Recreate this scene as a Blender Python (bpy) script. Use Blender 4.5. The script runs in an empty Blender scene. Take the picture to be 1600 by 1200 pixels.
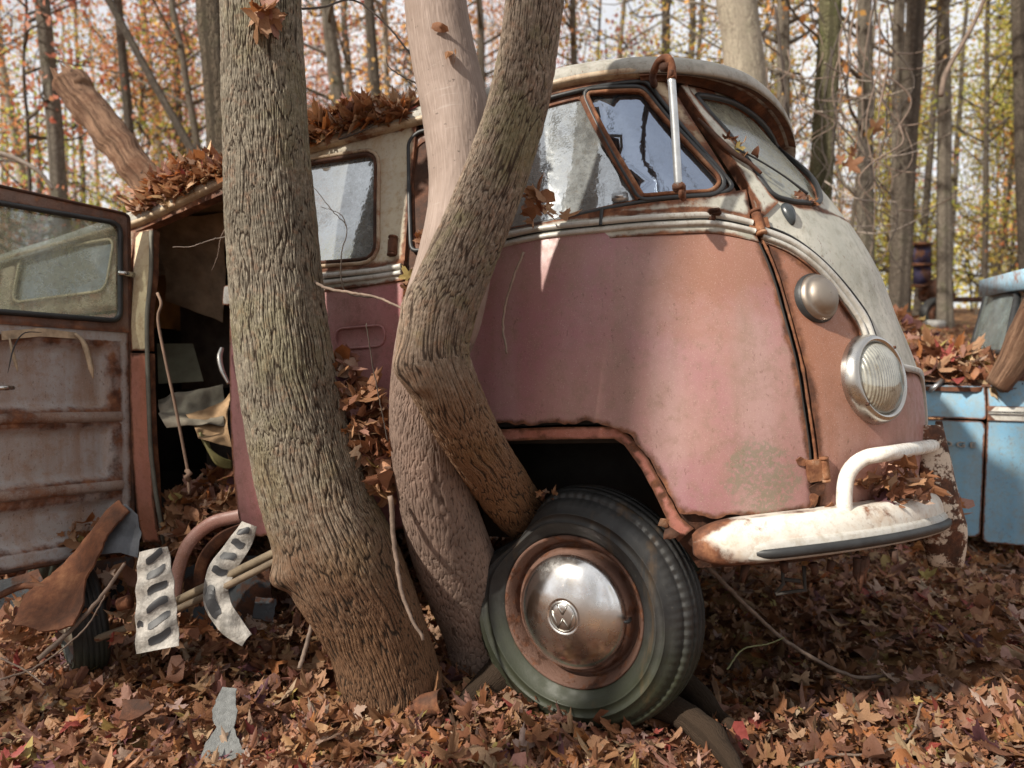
import bpy, bmesh, math, random
import numpy as np
from mathutils import Vector, Matrix
from mathutils.geometry import delaunay_2d_cdt
random.seed(7); RNG = np.random.default_rng(7)
SC = bpy.context.scene
COL = SC.collection
rad = math.radians

# ------------------------------------------------------------------ camera, sky, sun, exposure
F, CX, CY = 1150.0, 800.0, 600.0          # focal length in photo pixels (1600 wide)
CAMH, PITCH = 1.06, rad(4)
cd = bpy.data.cameras.new('camera'); cam = bpy.data.objects.new('camera', cd); COL.objects.link(cam)
cam.location = (0, 0, CAMH); cam.rotation_euler = (rad(90) - PITCH, 0, 0)
cd.sensor_width = 36; cd.lens = F / 1600 * 36; cd.clip_start = .02; cd.clip_end = 800
cd.dof.use_dof = True; cd.dof.focus_distance = 1.95; cd.dof.aperture_fstop = 2.6
SC.camera = cam
FWD = np.array([0, math.cos(PITCH), -math.sin(PITCH)]); DWN = np.array([0, -math.sin(PITCH), -math.cos(PITCH)])
CAMP = np.array([0, 0, CAMH])
def c2w(c):
    c = np.asarray(c, float)
    return c[..., :1] * np.array([1., 0, 0]) + c[..., 1:2] * DWN + c[..., 2:3] * FWD + CAMP
def at(x, y, d):                            # photo pixel + distance along the view axis -> world point
    return c2w(np.array([(x - CX) / F * d, (y - CY) / F * d, d]))
sd_cam = np.array([.65, .60, .49]); SUND = c2w(sd_cam) - CAMP; SUND /= np.linalg.norm(SUND)   # direction the light travels
W = bpy.data.worlds.new('World'); SC.world = W; W.use_nodes = True
wn = W.node_tree; wn.nodes.clear()
wo = wn.nodes.new('ShaderNodeOutputWorld'); bg = wn.nodes.new('ShaderNodeBackground'); sky = wn.nodes.new('ShaderNodeTexSky')
sky.sky_type = 'NISHITA'; sky.sun_disc = False
elev = math.asin(-SUND[2]); sky.sun_elevation = elev; sky.sun_rotation = math.atan2(-SUND[0], -SUND[1])
wt = wn.nodes.new('ShaderNodeTexCoord'); wz = wn.nodes.new('ShaderNodeTexNoise'); wz.inputs['Scale'].default_value = 2.2; wz.inputs['Detail'].default_value = 6
wr = wn.nodes.new('ShaderNodeMapRange'); wr.inputs[1].default_value = .3; wr.inputs[2].default_value = .6; wr.inputs[3].default_value = .55; wr.inputs[4].default_value = 1
wm = wn.nodes.new('ShaderNodeMix'); wm.data_type = 'RGBA'; wm.inputs[7].default_value = (11.2, 11.2, 11.4, 1)   # white cloud cover
wn.links.new(wt.outputs['Generated'], wz.inputs['Vector']); wn.links.new(wz.outputs['Fac'], wr.inputs[0]); wn.links.new(wr.outputs[0], wm.inputs[0])
wn.links.new(sky.outputs[0], wm.inputs[6]); wn.links.new(wm.outputs[2], bg.inputs[0]); bg.inputs[1].default_value = .068
wn.links.new(bg.outputs[0], wo.inputs[0])
sl = bpy.data.lights.new('sun', 'SUN'); sl.energy = 5.0; sl.angle = rad(1.4); sl.color = (1, .93, .82)
so = bpy.data.objects.new('sun', sl); COL.objects.link(so)
so.rotation_euler = Vector(SUND).to_track_quat('-Z', 'Y').to_euler()
SC.view_settings.view_transform = 'Standard'; SC.view_settings.look = 'None'; SC.view_settings.gamma = 1
SC.view_settings.use_curve_mapping = False; SC.view_settings.exposure = 0.44

# ------------------------------------------------------------------ object helpers
def tag(o, label=None, cat=None, group=None, kind=None):
    for k, v in (('label', label), ('category', cat), ('group', group), ('kind', kind)):
        if v: o[k] = v
    return o
def empty(name, label=None, cat=None, loc=(0, 0, 0), group=None, mw=None, parent=None):
    o = bpy.data.objects.new(name, None); COL.objects.link(o)
    o.empty_display_size = .1
    if parent: o.parent = parent
    if mw is not None: o.matrix_world = mw
    else: o.location = loc
    return tag(o, label, cat, group)
def mkmesh(name, V, Fc, smooth=True, uv=None, attrs=None, sharp=None):
    me = bpy.data.meshes.new(name)
    V = np.asarray(V, np.float32).reshape(-1, 3)
    if isinstance(Fc, np.ndarray):
        n, k = Fc.shape
        me.vertices.add(len(V)); me.vertices.foreach_set('co', V.ravel())
        me.loops.add(n * k); me.loops.foreach_set('vertex_index', Fc.astype(np.int32).ravel())
        me.polygons.add(n); me.polygons.foreach_set('loop_start', np.arange(0, n * k, k, dtype=np.int32))
        me.update(calc_edges=True)
    else:
        me.from_pydata([tuple(map(float, v)) for v in V], [], [tuple(map(int, f)) for f in Fc]); me.update()
    if smooth: me.polygons.foreach_set('use_smooth', [True] * len(me.polygons))
    if uv is not None:
        l = me.uv_layers.new(name='UVMap'); idx = np.zeros(len(me.loops), np.int32); me.loops.foreach_get('vertex_index', idx)
        l.data.foreach_set('uv', np.asarray(uv, np.float32)[idx].ravel())
    attrs = dict(attrs or {})
    if 'edge' not in attrs and len(V) < 20000: attrs['edge'] = np.full(len(V), .08)
    for nm, a in attrs.items():
        a = np.asarray(a, np.float32)
        if a.ndim == 1:
            at_ = me.attributes.new(nm, 'FLOAT', 'POINT'); at_.data.foreach_set('value', a)
        else:
            at_ = me.attributes.new(nm, 'FLOAT_COLOR', 'POINT'); at_.data.foreach_set('color', np.concatenate([a, np.ones((len(a), 1), np.float32)], 1).ravel())
    return me
def ob(name, me, mat=None, parent=None, mw=None):
    o = bpy.data.objects.new(name, me); COL.objects.link(o)
    if mat and not me.materials: me.materials.append(mat)
    if parent: o.parent = parent
    if mw is not None: o.matrix_local = mw
    return o
class MB:                                   # gathers pieces of ONE part
    def __init__(s): s.V = []; s.F = []; s.n = 0
    def add(s, V, Fc):
        V = np.asarray(V, float).reshape(-1, 3)
        s.F += [tuple(int(i) + s.n for i in f) for f in Fc]; s.V.append(V); s.n += len(V)
        return s
    def tube(s, pts, r, seg=10, cap=True): s.add(*tube(pts, r, seg, cap)); return s
    def box(s, c, d, rot=None, bev=0): s.add(*boxg(c, d, rot, bev)); return s
    def mesh(s, name, smooth=True): return mkmesh(name, np.concatenate(s.V), s.F, smooth)
    def obj(s, name, mat, parent=None, smooth=True): return ob(name, s.mesh(name, smooth), mat, parent)
def boxg(c, d, rot=None, bev=0):
    bm = bmesh.new(); bmesh.ops.create_cube(bm, size=1)
    for v in bm.verts: v.co = Vector((v.co.x * d[0], v.co.y * d[1], v.co.z * d[2]))
    if bev: bmesh.ops.bevel(bm, geom=bm.edges[:], offset=bev, segments=2, affect='EDGES')
    V = np.array([v.co[:] for v in bm.verts]); bm.verts.index_update()
    Fc = [[v.index for v in f.verts] for f in bm.faces]; bm.free()
    if rot is not None: V = V @ np.array(rot).T
    return V + np.array(c, float), Fc
def crv(pts, n):                            # Catmull-Rom through rows of any width
    P = np.asarray(pts, float)
    if len(P) < 3:
        t = np.linspace(0, 1, n)[:, None]; return P[0] * (1 - t) + P[-1] * t
    Q = np.vstack([2 * P[0] - P[1], P, 2 * P[-1] - P[-2]])
    sl_ = np.linalg.norm(np.diff(P[:, :3] if P.shape[1] > 3 else P, axis=0), axis=1); cs = np.r_[0, np.cumsum(sl_)]
    tt = np.linspace(0, cs[-1], n); i = np.clip(np.searchsorted(cs, tt, 'right') - 1, 0, len(P) - 2)
    t = ((tt - cs[i]) / (sl_[i] + 1e-12))[:, None]
    a, b, c, d = Q[i], Q[i + 1], Q[i + 2], Q[i + 3]
    return .5 * (2 * b + (c - a) * t + (2 * a - 5 * b + 4 * c - d) * t * t + (3 * b - a - 3 * c + d) * t ** 3)
def frames(P):
    T = np.gradient(P, axis=0); T /= np.linalg.norm(T, axis=1)[:, None] + 1e-12
    N = np.zeros_like(T); a = np.array([0, -1., 0]) if abs(T[0][1]) < .9 else np.array([1., 0, 0])
    N[0] = a - T[0] * (a @ T[0]); N[0] /= np.linalg.norm(N[0])
    for i in range(1, len(P)):
        v = N[i - 1] - T[i] * (N[i - 1] @ T[i]); N[i] = v / np.linalg.norm(v)
    return T, N, np.cross(T, N)
def tube(pts, r, seg=10, cap=True):
    P = np.asarray(pts, float); n = len(P); r = np.broadcast_to(np.asarray(r, float), (n,))
    T, N, B = frames(P); a = np.arange(seg) / seg * 2 * math.pi
    V = (P[:, None] + r[:, None, None] * (np.cos(a)[None, :, None] * N[:, None] + np.sin(a)[None, :, None] * B[:, None])).reshape(-1, 3)
    Fc = [(i * seg + j, i * seg + (j + 1) % seg, (i + 1) * seg + (j + 1) % seg, (i + 1) * seg + j) for i in range(n - 1) for j in range(seg)]
    if cap: Fc += [tuple(range(seg))[::-1], tuple(range((n - 1) * seg, n * seg))]
    return V, Fc
def twig(pts, r0, r1, n=None, seg=6, jit=0.0):
    P = crv(pts, n or max(8, len(pts) * 6)); 
    if jit: P = P + RNG.normal(0, jit, P.shape)
    return tube(P, np.linspace(r0, r1, len(P)), seg)
def lathe(prof, seg=64, fn=None):           # prof: (r, y) pairs, axis = -Y outward ; returns V,F
    prof = np.asarray(prof, float); n = len(prof); a = np.arange(seg) / seg * 2 * math.pi
    R_ = prof[:, 0][:, None] * np.ones(seg); Y = prof[:, 1][:, None] * np.ones(seg); A = a[None] * np.ones((n, 1))
    if fn: R_, Y, A = fn(R_, Y, A)
    V = np.stack([R_ * np.cos(A), -Y, R_ * np.sin(A)], -1).reshape(-1, 3)
    Fc = [(i * seg + j, i * seg + (j + 1) % seg, (i + 1) * seg + (j + 1) % seg, (i + 1) * seg + j) for i in range(n - 1) for j in range(seg)]
    return V, Fc
def h3(i, j, k, s=0):
    n = (i.astype(np.int64) * 73856093) ^ (j.astype(np.int64) * 19349663) ^ (k.astype(np.int64) * 83492791) ^ (s * 2654435)
    n = (n * 1103515245 + 12345) & 0x7fffffff; n = ((n >> 7) ^ n) * 69069 & 0x7fffffff
    return (n % 100003) / 100003.
def vn(P, sc=1., s=0):                      # smooth value noise, -1..1
    P = np.asarray(P, float) * sc; i = np.floor(P).astype(np.int64); f = P - i; f = f * f * (3 - 2 * f)
    r = 0
    for dx in (0, 1):
        for dy in (0, 1):
            for dz in (0, 1):
                w = (f[..., 0] if dx else 1 - f[..., 0]) * (f[..., 1] if dy else 1 - f[..., 1]) * (f[..., 2] if dz else 1 - f[..., 2])
                r = r + w * h3(i[..., 0] + dx, i[..., 1] + dy, i[..., 2] + dz, s)
    return r * 2 - 1
def pip(P, poly):                           # points in polygon
    P = np.atleast_2d(P); x, y = P[:, 0], P[:, 1]; r = np.zeros(len(P), bool); q = np.asarray(poly)
    for (x1, y1), (x2, y2) in zip(q, np.roll(q, -1, 0)):
        c = ((y1 > y) != (y2 > y)); r ^= c & (x < (x2 - x1) * (y - y1) / (y2 - y1 + 1e-15) + x1)
    return r
def dedge(P, poly):
    q = np.asarray(poly); d = np.full(len(P), 9.)
    for a, b in zip(q, np.roll(q, -1, 0)):
        ab = b - a; t = np.clip(((P - a) @ ab) / (ab @ ab + 1e-15), 0, 1)
        d = np.minimum(d, np.linalg.norm(P - a - t[:, None] * ab, axis=1))
    return d
def rnd(poly, r, n=5):                      # round a polygon's corners; r may be a list
    q = [np.array(p, float) for p in poly]; out = []
    for i, p in enumerate(q):
        rr = r[i] if hasattr(r, '__len__') else r
        a, b = q[i - 1], q[(i + 1) % len(q)]
        if rr <= 0: out.append(p); continue
        da, db = a - p, b - p; la, lb = np.linalg.norm(da), np.linalg.norm(db); k = min(rr, la * .48, lb * .48)
        A = p + da / la * k; B = p + db / lb * k
        for t in np.linspace(0, 1, n): out.append(A * (1 - t) ** 2 + 2 * p * t * (1 - t) + B * t * t)
    return np.array(out)
def dens(poly, s):
    q = np.asarray(poly, float); out = []
    for a, b in zip(q, np.roll(q, -1, 0)):
        n = max(1, int(np.linalg.norm(b - a) / s))
        for t in range(n): out.append(a + (b - a) * t / n)
    return np.array(out)
def sheet(name, outline, mapf, mat, parent=None, holes=(), th=.01, off=0., sp=.022, zfn=None, back=True, edx=()):
    """a curved or flat metal sheet cut to an outline in 2-D surface coordinates, with real thickness"""
    o = dens(outline, sp); hs = [dens(h, sp) for h in holes]
    lo, hi = o.min(0), o.max(0)
    gx, gy = np.meshgrid(np.arange(lo[0], hi[0], sp), np.arange(lo[1], hi[1], sp)); G = np.stack([gx.ravel(), gy.ravel()], 1)
    G += RNG.uniform(-.1, .1, G.shape) * sp
    k = pip(G, o)
    for h in hs: k &= ~pip(G, h)
    G = G[k]
    if len(G):
        d = dedge(G, o)
        for h in hs: d = np.minimum(d, dedge(G, h))
        G = G[d > sp * .45]
    pts = [o] + hs; ed = []; n = 0
    for q in pts: ed += [(n + i, n + (i + 1) % len(q)) for i in range(len(q))]; n += len(q)
    allp = np.vstack(pts + [G])
    r = delaunay_2d_cdt([Vector(p) for p in allp], ed, [], 0, 1e-6)
    P = np.array([v[:] for v in r[0]]); T = np.array([f for f in r[2] if len(f) == 3])
    c = P[T].mean(1); k = pip(c, o)
    for h in hs: k &= ~pip(c, h)
    T = T[k]; used = np.unique(T); rm = -np.ones(len(P), int); rm[used] = np.arange(len(used)); P = P[used]; T = rm[T]
    d = dedge(P, o)
    for h in hs: d = np.minimum(d, dedge(P, h))
    W3, N3 = mapf(P[:, 0], P[:, 1])
    d0 = d
    if len(edx):
        ins = np.zeros(len(P), bool); dd_ = np.full(len(P), 9.)
        for h in edx: ins |= pip(P, h); dd_ = np.minimum(dd_, dedge(P, h))
        lo_, hi_ = np.min([h.min(0) for h in edx], 0), np.max([h.max(0) for h in edx], 0); rib = ~ins & (P > lo_ - .01).all(1) & (P < hi_ + .02).all(1)
        d = np.where(ins, np.minimum(d, dd_ * .8 + .008), np.where(rib, .006, d))
    z = off + (zfn(P, d) if zfn else 0)
    Vt = W3 + N3 * np.reshape(z * np.ones(len(P)), (-1, 1)); Vb = Vt - N3 * th
    # orientation
    a, b, e = Vt[T[:, 0]], Vt[T[:, 1]], Vt[T[:, 2]]
    if (np.cross(b - a, e - a) * N3[T[:, 0]]).sum() < 0: T = T[:, ::-1]
    es = {}
    for t in T:
        for i in range(3): es[(t[i], t[(i + 1) % 3])] = 1
    be = [(i, j) for (i, j) in es if (j, i) not in es]
    n = len(P); Vw = []; Fs = [tuple(t) for t in T]
    if back: Fs += [(t[2] + n, t[1] + n, t[0] + n) for t in T]
    V = np.vstack([Vt, Vb]); bv = {}
    ex = []
    for i, j in be:                          # rim gets its own verts so the edge stays crisp
        q = []
        for v in (i, j):
            if v not in bv: bv[v] = 2 * n + len(ex); ex += [v, v + n]
            q.append(bv[v])
        Fs.append((q[1], q[0], q[0] + 1, q[1] + 1))
    V = np.vstack([V, V[ex]]) if ex else V
    ed_ = np.concatenate([d, d, np.zeros(len(ex))])
    me = mkmesh(name, V, Fs, True, attrs={'edge': ed_})
    return ob(name, me, mat, parent)

# ------------------------------------------------------------------ material helpers
class G_:
    def __init__(s, name):
        s.m = bpy.data.materials.new(name); s.m.use_nodes = True; s.t = s.m.node_tree; s.t.nodes.clear(); s.out = s.t.nodes.new('ShaderNodeOutputMaterial')
        s.co = s.t.nodes.new('ShaderNodeTexCoord')
    def link(s, i, v):
        if isinstance(v, bpy.types.NodeSocket): s.t.links.new(v, i)
        elif hasattr(v, '__len__') and len(v) == 3 and i.type == 'RGBA': i.default_value = (*v, 1)
        else: i.default_value = v
    def n(s, t, props=None, **k):
        x = s.t.nodes.new('ShaderNode' + t)
        for a, b in (props or {}).items(): setattr(x, a, b)
        for a, b in k.items(): s.link(x.inputs[int(a[1:]) if a[0] == '_' else a.replace('_', ' ')], b)
        return x
    def vec(s, sc=(1, 1, 1), src='Object', loc=(0, 0, 0), v=None):
        return s.n('Mapping', None, Vector=v or s.co.outputs[src], Scale=sc, Location=loc).outputs[0]
    def noise(s, scale, detail=4, rough=.55, v=None, dist=0):
        return s.n('TexNoise', None, Vector=v or s.co.outputs['Object'], Scale=scale, Detail=detail, Roughness=rough, Distortion=dist).outputs['Fac']
    def mr(s, v, a, b, c=0., d=1., smooth=True):
        return s.n('MapRange', {'interpolation_type': 'SMOOTHSTEP' if smooth else 'LINEAR'}, _0=v, _1=a, _2=b, _3=c, _4=d).outputs[0]
    def mix(s, f, a, b, mode='MIX'):
        x = s.t.nodes.new('ShaderNodeMix'); x.data_type = 'RGBA'; x.blend_type = mode
        s.link(x.inputs[0], f); s.link(x.inputs[6], a); s.link(x.inputs[7], b); return x.outputs[2]
    def math(s, op, a, b=0., c=0.):
        return s.n('Math', {'operation': op}, _0=a, _1=b, _2=c).outputs[0]
    def ramp(s, f, stops):
        x = s.n('ValToRGB', None, Fac=f); e = x.color_ramp.elements
        while len(e) < len(stops): e.new(.5)
        for q, (p, c) in zip(e, stops): q.position = p; q.color = (*c, 1)
        return x.outputs[0]
    def bump(s, h, st=.3, d=.01, nrm=None):
        k = dict(Height=h, Strength=st, Distance=d)
        if nrm is not None: k['Normal'] = nrm
        return s.n('Bump', None, **k).outputs[0]
    def attr(s, nm, o='Fac'): return s.n('Attribute', {'attribute_name': nm}).outputs[o]
    def pbsdf(s, col, rough=.6, metal=0., nrm=None, spec=.5, **k):
        q = dict(Base_Color=col, Roughness=rough, Metallic=metal, Specular_IOR_Level=spec); q.update(k)
        if nrm is not None: q['Normal'] = nrm
        return s.n('BsdfPrincipled', None, **q).outputs[0]
    def fin(s, sh): s.t.links.new(sh, s.out.inputs[0]); return s.m
RUST = [(.0, (.035, .017, .011)), (.35, (.085, .034, .018)), (.6, (.16, .062, .030)), (.85, (.26, .115, .055)), (1., (.36, .21, .13))]
def rustcol(g, sc=9): return g.ramp(g.noise(sc, 10, .68), [(p * .5 + .25, c) for p, c in RUST])
def paint(name, c1, c2, rust=.35, edge=.03, streak=.3, speck=.5, grime=(.10, .07, .05), rough=.5, lichen=None, tint=None, sc=1.):
    g = G_(name); P = g.co.outputs['Object']
    base = g.mix(g.mr(g.noise(2.6 * sc, 5, .6), .35, .65), c1, c2)
    wb = g.noise(2.1, 3, .5, g.vec((3.2, 3.2, .16), loc=(1, 4, 0)))
    base = g.mix(g.mr(wb, .40, .62, 0, streak * .9), base, [min(1, x * .75 + .13) for x in c2])
    st = g.noise(3.2, 5, .6, g.vec((3.4, 3.4, .35), loc=(3, 1, 2)))
    base = g.mix(g.mr(g.noise(34, 8, .75), .46, .66, 0, .5), base, grime); base = g.mix(g.mr(g.noise(8, 9, .7, g.vec(loc=(6, 1, 9))), .5, .7, 0, .4), base, grime)
    base = g.mix(g.mr(st, .48, .75, 0, streak), base, grime)
    if tint:                                 # oxidised primer showing through, by place on the panel
        (px_, rr, tc) = tint
        d = g.n('VectorMath', {'operation': 'DISTANCE'}, _0=g.vec((1, 1, 1)), _1=px_).outputs['Value']
        base = g.mix(g.mr(g.math('ADD', d, g.math('MULTIPLY', g.noise(5, 8, .65), .45)), rr * .45 + .2, rr + .25, .85, 0), base, tc)
    sp = g.noise(150, 3, .6, g.vec((1, 1, .5))); spm = g.math('MULTIPLY', g.mr(sp, .60, .70, 0, speck), g.mr(g.noise(6, 5, .7, g.vec(loc=(4, 4, 4))), .38, .62, .15, 1.))
    base = g.mix(spm, base, (.12, .055, .035))
    base = g.mix(g.mr(g.noise(420, 2, .5), .58, .72, 0, speck * .7), base, (.55, .42, .36))
    rm = g.mr(g.noise(5.5 * sc, 11, .72), .80 - rust * .5, .92 - rust * .5)
    e = g.math('ADD', g.attr('edge'), g.math('MULTIPLY', g.math('SUBTRACT', g.noise(17, 9, .7), .5), edge * 2.6))
    em = g.mr(e, edge * .15, edge, 1, 0)
    rm = g.math('MAXIMUM', rm, em)
    col = g.mix(rm, base, rustcol(g, 22))
    if lichen:
        (lp, lr) = lichen
        d = g.n('VectorMath', {'operation': 'DISTANCE'}, _0=g.vec((1, 1, .9)), _1=lp).outputs['Value']
        lm = g.math('MULTIPLY', g.mr(d, lr * .3, lr, 1, 0), 1.)
        lm = g.math('MULTIPLY', g.mr(g.math('MULTIPLY', lm, g.noise(13, 10, .8)), .38, .50, 0, .6), g.mr(g.noise(110, 6, .7), .40, .52))
        col = g.mix(lm, col, (.16, .175, .11))
    h = g.math('ADD', g.math('MULTIPLY', rm, g.noise(90, 8, .7)), g.math('MULTIPLY', g.noise(14, 6, .6), .25))
    h = g.math('SUBTRACT', h, g.math('MULTIPLY', rm, .5))
    ro = g.math('ADD', g.math('MULTIPLY', rm, .3), g.mr(g.noise(40, 5), .3, .7, rough - .1, rough + .12))
    return g.fin(g.pbsdf(col, ro, 0, g.bump(h, .5, .004), .45))
def rusty(name, lo=.0, paintc=None, amt=.5, sc=14, bump=.8, rough=.8):
    g = G_(name); c = g.ramp(g.noise(sc, 11, .7), [(p * .45 + .28 - lo, q) for p, q in RUST])
    c = g.mix(g.mr(g.noise(sc * .5, 6, .6, g.vec(loc=(5, 5, 5))), .45, .7, 0, .6), c, (.06, .035, .025))
    if paintc is not None:
        c = g.mix(g.mr(g.noise(sc * .7, 10, .7, g.vec(loc=(2, 7, 3))), .62 - amt * .3, .68 - amt * .3), c, paintc)
    return g.fin(g.pbsdf(c, rough, 0, g.bump(g.noise(sc * 5, 10, .7), bump, .004), .3))
def plain(name, c, rough=.6, metal=0., var=.25, sc=12, bmp=.2, spec=.5):
    g = G_(name); k = g.mix(g.mr(g.noise(sc, 8, .65), .3, .7), [x * (1 - var) for x in c], [min(1, x * (1 + var)) for x in c])
    return g.fin(g.pbsdf(k, rough, metal, g.bump(g.noise(sc * 6, 6, .6), bmp, .003), spec))
def chrome(name, rust=.3, rough=.14, col=(.62, .62, .62)):
    g = G_(name); rm = g.mr(g.noise(26, 10, .75), .78 - rust * .4, .84 - rust * .4)
    haze = g.mr(g.noise(6, 8, .7), .35, .7)
    c = g.mix(g.math('MULTIPLY', haze, .55), col, (.36, .33, .28)); c = g.mix(rm, c, rustcol(g, 40))
    r = g.math('ADD', g.math('MULTIPLY', rm, .6), g.mr(haze, 0, 1, rough, rough + .2))
    return g.fin(g.pbsdf(c, r, g.mr(rm, 0, 1, 1, 0), g.bump(g.math('ADD', g.math('MULTIPLY', rm, .5), g.math('MULTIPLY', g.noise(8, 3), .2)), .25, .002)))
def glass(name, dust=.45, dcol=(.42, .43, .40), trans=.25, rough=.06, tintc=(.75, .8, .8), refl=(.55, .58, .60)):
    g = G_(name)
    dn = g.math('MULTIPLY', g.mr(g.noise(7, 10, .75), .3, .7, .35, 1.35), g.mr(g.noise(120, 4, .6), .25, .7, .7, 1.15))
    gl = g.n('BsdfGlossy', None, Color=refl, Roughness=g.mr(g.noise(30, 6), .3, .7, rough, rough * 2.2), Normal=g.bump(g.noise(11, 4, .6), .14, .01)).outputs[0]
    tr = g.n('BsdfTransparent', None, Color=tintc).outputs[0]
    body = g.n('MixShader', None, _0=trans, _1=gl, _2=tr).outputs[0]
    df = g.n('BsdfDiffuse', None, Color=g.mix(g.mr(g.noise(60, 8, .7), .5, .75), dcol, (.16, .13, .09))).outputs[0]
    return g.fin(g.n('MixShader', None, _0=g.math('MULTIPLY', dn, dust), _1=body, _2=df).outputs[0])
def bark(name, ridge, ridge2, fiss, us=75., vs=20., moss=(.13, .15, .06), mossamt=.4, low=(.20, .10, .055), bst=1., depth=.012, zlow=(.2, .8)):
    g = G_(name); uv = g.co.outputs['UV']
    wv = g.n('TexNoise', None, Vector=g.vec((9, 5, 1), v=uv), Scale=1., Detail=3).outputs['Color']
    wv = g.n('VectorMath', {'operation': 'SCALE'}, _0=wv, Scale=1.9).outputs[0]
    v = g.n('VectorMath', {'operation': 'ADD'}, _0=g.vec((us, vs, 1), v=uv), _1=wv).outputs[0]
    e1 = g.n('TexVoronoi', {'feature': 'DISTANCE_TO_EDGE'}, Vector=v, Scale=1.).outputs['Distance']
    v2 = g.n('VectorMath', {'operation': 'ADD'}, _0=g.vec((us * 2.1, vs * 2.6, 1), v=uv), _1=wv).outputs[0]
    e2 = g.n('TexVoronoi', {'feature': 'DISTANCE_TO_EDGE'}, Vector=v2, Scale=1.).outputs['Distance']
    P = g.co.outputs['Object']; nz = g.noise(90, 8, .7)
    h = g.math('ADD', g.mr(e1, .0, .30), g.math('MULTIPLY', g.mr(e2, 0, .25), .35)); h = g.math('ADD', h, g.math('MULTIPLY', nz, .5))
    c = g.mix(g.mr(g.noise(7, 6, .6), .35, .65), ridge, ridge2)
    c = g.mix(g.mr(g.noise(60, 5, .6), .4, .7, 0, .5), c, [x * 1.5 for x in ridge])
    c = g.mix(g.mr(g.noise(5, 7, .65, g.vec(loc=(9, 2, 4))), .5, .68, 0, mossamt), c, moss)
    zz = g.n('SeparateXYZ', None, _0=P).outputs[2]
    c = g.mix(g.mr(g.math('ADD', zz, g.math('MULTIPLY', g.noise(4, 5), .4)), zlow[0], zlow[1], .8, 0), c, low)
    c = g.mix(g.mr(h, .15, .75, .85, 0), c, fiss)
    return g.fin(g.pbsdf(c, .9, 0, g.bump(h, bst, depth), .2))
def leafmat(name, attrn=None, c=(.3, .15, .07), tr=.25, var=.25):
    g = G_(name)
    col = g.attr(attrn, 'Color') if attrn else c
    col = g.mix(g.mr(g.noise(40, 6, .7), .35, .7, 0, .6), col, g.mix(1., col, (1 - var * 1.8, 1 - var * 2, 1 - var * 2.2), 'MULTIPLY'))
    col = g.mix(g.mr(g.noise(260, 4, .7), .6, .7, 0, .5), col, (.06, .03, .02))
    d = g.pbsdf(col, .55, 0, g.bump(g.noise(70, 6), .5, .004), .35); t = g.n('BsdfTranslucent', None, Color=col).outputs[0]
    return g.fin(g.n('MixShader', None, _0=tr, _1=d, _2=t).outputs[0])

PINK = (.31, .135, .155); PINK2 = (.34, .19, .17)
m_pink = paint('faded_pink_paint', PINK, PINK2, .22, .016, .45, .55, (.23, .15, .11), .42, lichen=((.60, -.75, .51), .185), tint=((.55, -.80, 1.16), .28, (.27, .13, .085)))
m_pinkdoor = paint('faded_pink_door_paint', (.33, .12, .13), (.31, .13, .12), .18, .012, .3, .5, (.16, .08, .06), .45)
m_nose = paint('oxidised_pink_nose_paint', (.35, .175, .16), (.32, .145, .095), .42, .02, .6, .7, (.22, .11, .07), .5, tint=((.72, -.62, 1.02), .42, (.29, .125, .07)))
m_white = paint('weathered_white_paint', (.54, .52, .45), (.37, .37, .32), .12, .012, .8, .8, (.20, .20, .15), .6)
m_cream = paint('cream_paint_with_rust', (.58, .50, .34), (.50, .46, .36), .30, .022, .6, .5, (.32, .20, .09), .5)
m_salmon = paint('salmon_pillar_paint', (.48, .19, .11), (.40, .15, .10), .30, .012, .4, .4, (.25, .1, .05), .5)
m_bumper = paint('chipped_white_bumper_paint', (.70, .68, .62), (.60, .57, .50), .46, .034, .25, .5, (.42, .28, .17), .42, sc=1.6)
m_rustpost = rusty('rusted_white_overrider', -.06, (.58, .48, .38), .40, 26)
m_rust = rusty('brown_rust'); m_rustdark = rusty('dark_rust', -.12, rough=.75); m_rustor = rusty('orange_rust', .1)
m_chrome = chrome('tarnished_chrome', .34, .20, (.52, .51, .49)); m_trim = paint('dull_aluminium_trim', (.50, .49, .45), (.40, .39, .36), .1, .004, .4, .5, (.22, .18, .12), .35)
m_hubcap = chrome('hubcap_chrome', .34, .16, (.88, .87, .86)); m_signal = plain('dull_grey_metal', (.25, .20, .16), .38, .55, .2, 9, .15)
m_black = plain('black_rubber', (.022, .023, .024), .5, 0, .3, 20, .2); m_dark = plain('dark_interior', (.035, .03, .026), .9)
m_glass = glass('dusty_side_glass', .42, (.36, .38, .38), .12, .04); m_vent = glass('clear_vent_glass', .14, (.25, .26, .28), .25, .03, refl=(.36, .42, .53))
m_wscreen = glass('dirty_windscreen_glass', .62, (.30, .29, .22), .25, .12); m_doorglass = glass('mouldy_door_glass', .42, (.46, .47, .33), .72, .1)
m_galv = plain('galvanised_tube', (.55, .57, .58), .35, .8, .15, 30, .1)

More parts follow.
